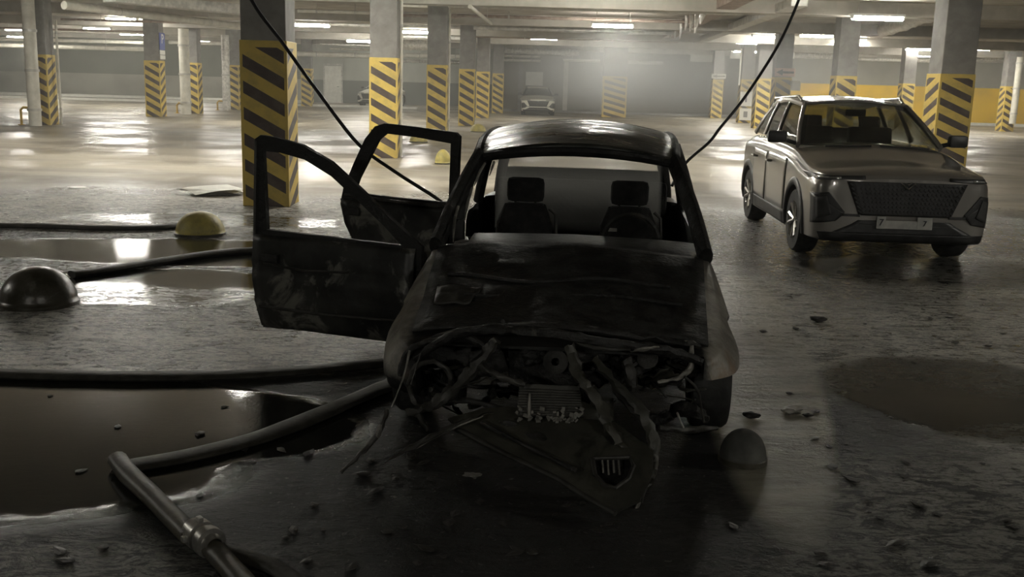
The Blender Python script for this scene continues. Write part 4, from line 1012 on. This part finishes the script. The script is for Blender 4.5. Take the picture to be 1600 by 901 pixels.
for k in range(4):
    x = 941 + k * 8.5; b.tube([cl(x, 719, pl(x, 719) - .012), cl(x + 1.5, 738 + (k % 2) * 3, pl(x, 738) - .005)], .0045, 6)
tag(b.build('emblem_bar', M['lightash'], sh, True), 'pale upright bars of the old badge')
# lump shapes and folds on the undershield
tb('panel_fold', [(752, 660, -.86), (830, 700, -.98), (900, 735, -1.12)], .010, M['char'], par=sh)
# sprung bumper strips
tb('bumper_strip', [(770, 642, -.82), (730, 655, -.88), (685, 676, -.95), (640, 700, -1.0), (606, 718, -1.05)], [.004, .010, .020, .024, .006], M['ashmetal'], 'long twisted strip of the bumper', flat=.35)
tb('bumper_strip', [(755, 650, -.86), (700, 672, -.92), (650, 700, -1.0)], [.003, .006, .004], M['lightash'])
tb('bent_rod', [(606, 640, -.8), (596, 665, -.85), (585, 685, -.9), (560, 712, -.95), (532, 738, -1.0)], [.010, .014, .012, .010, .008], M['ashmetal'], 'rod bent out to the floor with a pale tip')
tb('bent_rod', [(595, 664, -.87), (592, 674, -.88), (588, 684, -.9)], [.008, .014, .010], M['lightash'])
tb('bent_rod', [(640, 640, -.75), (655, 650, -.8), (668, 672, -.84)], [.01, .014, .008], M['ashmetal'])
tb('frayed_tip', [(1003, 782, -1.06), (995, 792, -1.1), (990, 806, -1.12)], [.004, .009, .005], M['lightash'], 'pale frayed tip')
tb('tyre_remains', [(1040, 655, -.25), (1060, 640, -.32), (1085, 642, -.34), (1105, 655, -.3)], [.02, .035, .035, .02], M['char'])
tb('lower_arm', [(1030, 668, -.6), (1070, 672, -.5), (1120, 668, -.3)], [.014, .018, .012], M['ashmetal'])
tb('wiring', [(1070, 588, -.66), (1090, 610, -.64), (1096, 640, -.6), (1100, 660, -.58)], .006, M['ashmetal'])
tb('wiring', [(1058, 645, -.66), (1062, 655, -.68), (1068, 668, -.68)], .005, M['lightash'])

# ------------------------------------------------------------------ bollards
def dome(px, py, r, h, m, label, dark_base=False):
    p = fl(px, py); o = empty('dome_bollard', (p.x, p.y, 0), label=label, cat='bollard')
    b = MB(); prof = [(r * 1.02, 0), (r * 1.02, .03)] + [(r * math.cos(a), .03 + h * math.sin(a)) for a in [PI / 2 * k / 12 for k in range(12)]] + [(.002, .03 + h)]
    b.lathe(prof, 36); b.v = [(x * (1 + .02 * noise.noise(Vector((x * 9, y * 9, z * 9)))), y, z) for x, y, z in b.v]; b.build('dome', m, o, 'all')
    b = MB(); b.lathe([(.001, .028 + h), (.022, .03 + h), (.03, .045 + h), (.001, .05 + h)][::-1] if False else [(r * 1.03, .0), (r * 1.05, .0), (r * 1.05, .025), (r * 1.01, .03)], 36); b.build('base_ring', M['bollardb'], o, True)
    return o
dome(61, 474, .275, .255, M['bollardb'], 'soot-blackened dome bollard on the wet floor')
dome(313, 366, .265, .23, M['bollardy'], 'yellow dome bollard beside the dark hose')
dome(692, 256, .17, .28, M['bollardy'], 'small yellow dome bollard seen through the rear door window opening')
dome(654, 222, .26, .22, M['bollardy'], 'dull yellow dome bollard at the foot of the second column')
dome(1160, 720, .11, .13, M['bollardg'], 'small grey concrete dome beside the burnt front wheel')
dome(747, 206, .28, .25, M['bollardy'], 'faint yellow dome bollard beside the third column of the row')

# ------------------------------------------------------------------ hoses
def hose(name, pts, r, m, label, flat=.4, extra=None):
    P = [fl(*p) for p in pts]; Q = cat([tuple(p) for p in P], 8); c0 = Vector(Q[0])
    b = MB(); b.tube([Vector(q) - c0 + Vector((0, 0, r * flat + .001)) for q in Q], [r * (1 + .10 * noise.noise(Vector(q) * 4)) for q in Q], 12, flat)
    o = b.build(name, m, None, True, loc=c0); tag(o, label, 'hose'); return o
hose('fire_hose', [(-60, 356), (60, 357), (150, 360), (235, 360), (280, 356), (300, 354)], .075, M['hose'], 'flat dark fire hose running to the yellow dome bollard')
hose('fire_hose', [(112, 434), (160, 428), (220, 418), (300, 405), (370, 397), (440, 394)], .075, M['hose'], 'fire hose running from the blackened dome bollard towards the open front door')
hose('fire_hose', [(-60, 588), (80, 592), (230, 594), (380, 591), (500, 582), (600, 572)], .078, M['hose'], 'fire hose lying along the edge of the smooth puddle', .3)
hose('fire_hose', [(625, 598), (560, 626), (480, 660), (400, 690), (300, 716), (205, 733), (186, 735)], .078, M['hose'], 'flattened fire hose from under the burnt car to the sharp fold', .22)
h4 = hose('fire_hose', [(184, 730), (200, 752), (235, 786), (270, 822), (300, 852)], .045, M['hosetan'], 'tan pressurised fire hose from the sharp fold to the metal coupling', .85)
hose('fire_hose', [(330, 868), (350, 890), (372, 915), (400, 950)], .042, M['hosetan'], 'tan fire hose leaving the metal coupling towards the viewer', .85)
hose('fire_hose', [(345, 868), (385, 880), (430, 898), (470, 925)], .04, M['hose'], 'dark second hose branching off at the metal coupling', .6)
p = fl(318, 860); cp = empty('hose_coupling', (p.x, p.y, .055), math.atan2(-(fl(330, 875).y - fl(300, 850).y) * -1, fl(330, 875).x - fl(300, 850).x), label='ribbed metal hose coupling', cat='coupling')
b = MB(); b.lathe([(.03, -.09), (.045, -.09), (.045, -.05), (.058, -.05), (.058, .0), (.046, .0), (.046, .03), (.058, .03), (.058, .07), (.04, .07), (.03, .1)], 20, 'x'); b.build('coupling_body', M['alu'], cp, True)
b = MB()
for a in (0, PI / 2, PI, 3 * PI / 2): b.box((-.025, .062 * math.cos(a), .062 * math.sin(a)), (.03, .02, .02), bev=.004)
b.build('lug', M['alu'], cp)

# ------------------------------------------------------------------ hanging cables
def cable(pts, label, r=.014):
    P = [at(*p) for p in pts]; Q = cat([tuple(p) for p in P], 6); c0 = Vector(Q[0]); b = MB(); b.tube([Vector(q) - c0 for q in Q], r, 8)
    o = b.build('hanging_cable', M['cable'], None, True, loc=c0); tag(o, label, 'cable')
q = at(390, -8, 8.2); z = (4.0 - q.z)
cable([(312, -215, 8.4), (345, -110, 8.3), (393, 0, 8.2), (440, 65, 8.1), (500, 148, 8.0), (560, 225, 7.9), (620, 270, 7.7), (690, 316, 7.35), (702, 345, 7.1)], 'black cable hanging from the ceiling down behind the open rear door')
cable([(1310, -190, 8.9), (1280, -95, 8.9), (1248, 0, 8.8), (1215, 72, 8.75), (1165, 150, 8.7), (1125, 200, 8.5), (1108, 222, 8.4), (1072, 254, 8.1), (1050, 290, 7.9)], 'black cable hanging down beside the burnt car roof on the silver car side', .012)

# ------------------------------------------------------------------ debris
def lump(r, seed, fl_=.5):
    b = MB(); bm = bmesh.new(); bmesh.ops.create_icosphere(bm, subdivisions=2, radius=r)
    for v in bm.verts:
        k = 1 + .7 * noise.noise(v.co * (2.2 / r) + Vector((seed, 0, 0))); v.co = Vector((v.co.x * k * 1.3, v.co.y * k, v.co.z * k * fl_))
    zmin = min(v.co.z for v in bm.verts); bm.verts.index_update()
    b.add([v.co - Vector((0, 0, zmin)) for v in bm.verts], [[v.index for v in f.verts] for f in bm.faces]); bm.free(); return b
def drop(name, px, py, r, m, label, catg, group=None, fl_=.5, seed=1, rz=0):
    p = fl(px, py); o = lump(r, seed, fl_).build(name, m, None, False, loc=(p.x, p.y, 0), rotz=rz); tag(o, label, catg, group); return o
drop('charred_lump', 1173, 652, .034, M['char'], 'black charred lump on the muddy strip beside the pale crumpled scrap', 'debris', fl_=.5)
drop('charred_lump', 1278, 503, .05, M['char'], 'black charred lump lying farther back on the wet floor', 'debris', fl_=.4, seed=3)
drop('charred_lump', 1262, 651, .02, M['char'], 'small black crumb at the end of the pale crumpled scrap', 'debris', fl_=.5, seed=8)
drop('crumpled_scrap', 1236, 645, .045, M['lightash'], 'pale crumpled scrap on the muddy strip', 'debris', fl_=.35, seed=4)
drop('melted_scrap', 738, 744, .03, M['lightash'], 'pale curled scrap on the black floor in front of the radiator', 'debris', fl_=.25, seed=5)
drop('foam_heap', 338, 303, .34, M['white'], 'low pale foam heap beside the thick near column', 'foam heap', fl_=.16, seed=6)
drop('paper_scrap', 120, 293, .11, M['signwhite'], 'flat white paper scrap on the dry floor beyond the foam', 'paper', fl_=.08, seed=7)
drop('foam_heap', 1405, 372, .28, M['white'], 'pale foam heap under the silver car', 'foam heap', fl_=.3, seed=9)
drop('crumpled_wrapper', 1300, 376, .16, M['bollardy'], 'yellowish crumpled wrapper under the silver car beside its front wheel', 'debris', fl_=.3, seed=2)
drop('foam_heap', 1120, 614, .10, M['lightash'], 'small pale foam heap', 'foam heap', fl_=.2, seed=12) if False else None
prot = lump(.022, 11, .4).build('floor_fragment', M['ashmetal']); first = True
spots = []
for i in range(110):
    r_ = random.random()
    if r_ < .45: px, py = random.uniform(420, 1000), random.uniform(700, 890)
    elif r_ < .85: px, py = random.uniform(1140, 1590), random.uniform(430, 890)
    else: px, py = random.uniform(60, 420), random.uniform(610, 890)
    spots.append((px, py))
for i, (px, py) in enumerate(spots):
    p = fl(px, py)
    o = prot if i == 0 else prot.copy()
    if i: C.objects.link(o)
    k = random.uniform(.35, 1.0); o.location = (p.x, p.y, 0); o.scale = (k * random.uniform(.8, 1.8), k, k * .7); o.rotation_euler.z = random.uniform(0, 6)
    tag(o, 'small ash grey fragment scattered on the wet floor around the burnt car', 'fragment', 'fragments scattered on the wet floor')

# ------------------------------------------------------------------ smoke
def vol(name, c, d, dens, col, label, fade=False, scale=1.0, aniso=.2):
    m = bpy.data.materials.new(name); m.use_nodes = True; t = m.node_tree; t.nodes.clear(); out = t.nodes.new('ShaderNodeOutputMaterial')
    v = t.nodes.new('ShaderNodeVolumePrincipled'); v.inputs['Color'].default_value = (*col, 1); v.inputs['Density'].default_value = dens; v.inputs['Anisotropy'].default_value = aniso
    if fade:
        co = t.nodes.new('ShaderNodeTexCoord'); ln = t.nodes.new('ShaderNodeVectorMath'); ln.operation = 'LENGTH'
        mp = t.nodes.new('ShaderNodeMapping'); mp.inputs['Scale'].default_value = (2 / d[0], 2 / d[1], 2 / d[2]); t.links.new(co.outputs['Object'], mp.inputs[0]); t.links.new(mp.outputs[0], ln.inputs[0])
        nz = t.nodes.new('ShaderNodeTexNoise'); nz.inputs['Scale'].default_value = scale; nz.inputs['Detail'].default_value = 2; t.links.new(co.outputs['Object'], nz.inputs[0])
        mr = t.nodes.new('ShaderNodeMapRange'); mr.inputs[1].default_value = 1.0; mr.inputs[2].default_value = .15; mr.inputs[3].default_value = 0; mr.inputs[4].default_value = 1; t.links.new(ln.outputs['Value'], mr.inputs[0])
        mu = t.nodes.new('ShaderNodeMath'); mu.operation = 'MULTIPLY'; t.links.new(mr.outputs[0], mu.inputs[0]); t.links.new(nz.outputs[0], mu.inputs[1])
        m2 = t.nodes.new('ShaderNodeMath'); m2.operation = 'MULTIPLY'; m2.inputs[1].default_value = dens * 2; t.links.new(mu.outputs[0], m2.inputs[0]); t.links.new(m2.outputs[0], v.inputs['Density'])
    t.links.new(v.outputs[0], out.inputs['Volume'])
    b = MB(); b.box((0, 0, 0), d); o = b.build(name, m, loc=c); tag(o, label, 'smoke', kind='stuff'); return o
vol('smoke_haze', (5, 39, 1.97), (92, 62, 3.90), HAZE, (.92, .91, .86), 'thin smoke haze filling the hall')
vol('smoke_plume', (4.2, 33, 2.1), (11, 26, 2.9), .11, (.85, .86, .85), 'thicker drifting smoke beyond the burnt car roof', True, .35)
cv = vol('cabin_smoke', (OX + 2.32 * math.sin(YAW), OY + 2.32 * math.cos(YAW), 1.0), (1.18, .56, .56), 1.7, (.8, .79, .74), 'grey smoke hanging inside the burnt cabin')
cv.rotation_euler.z = -YAW
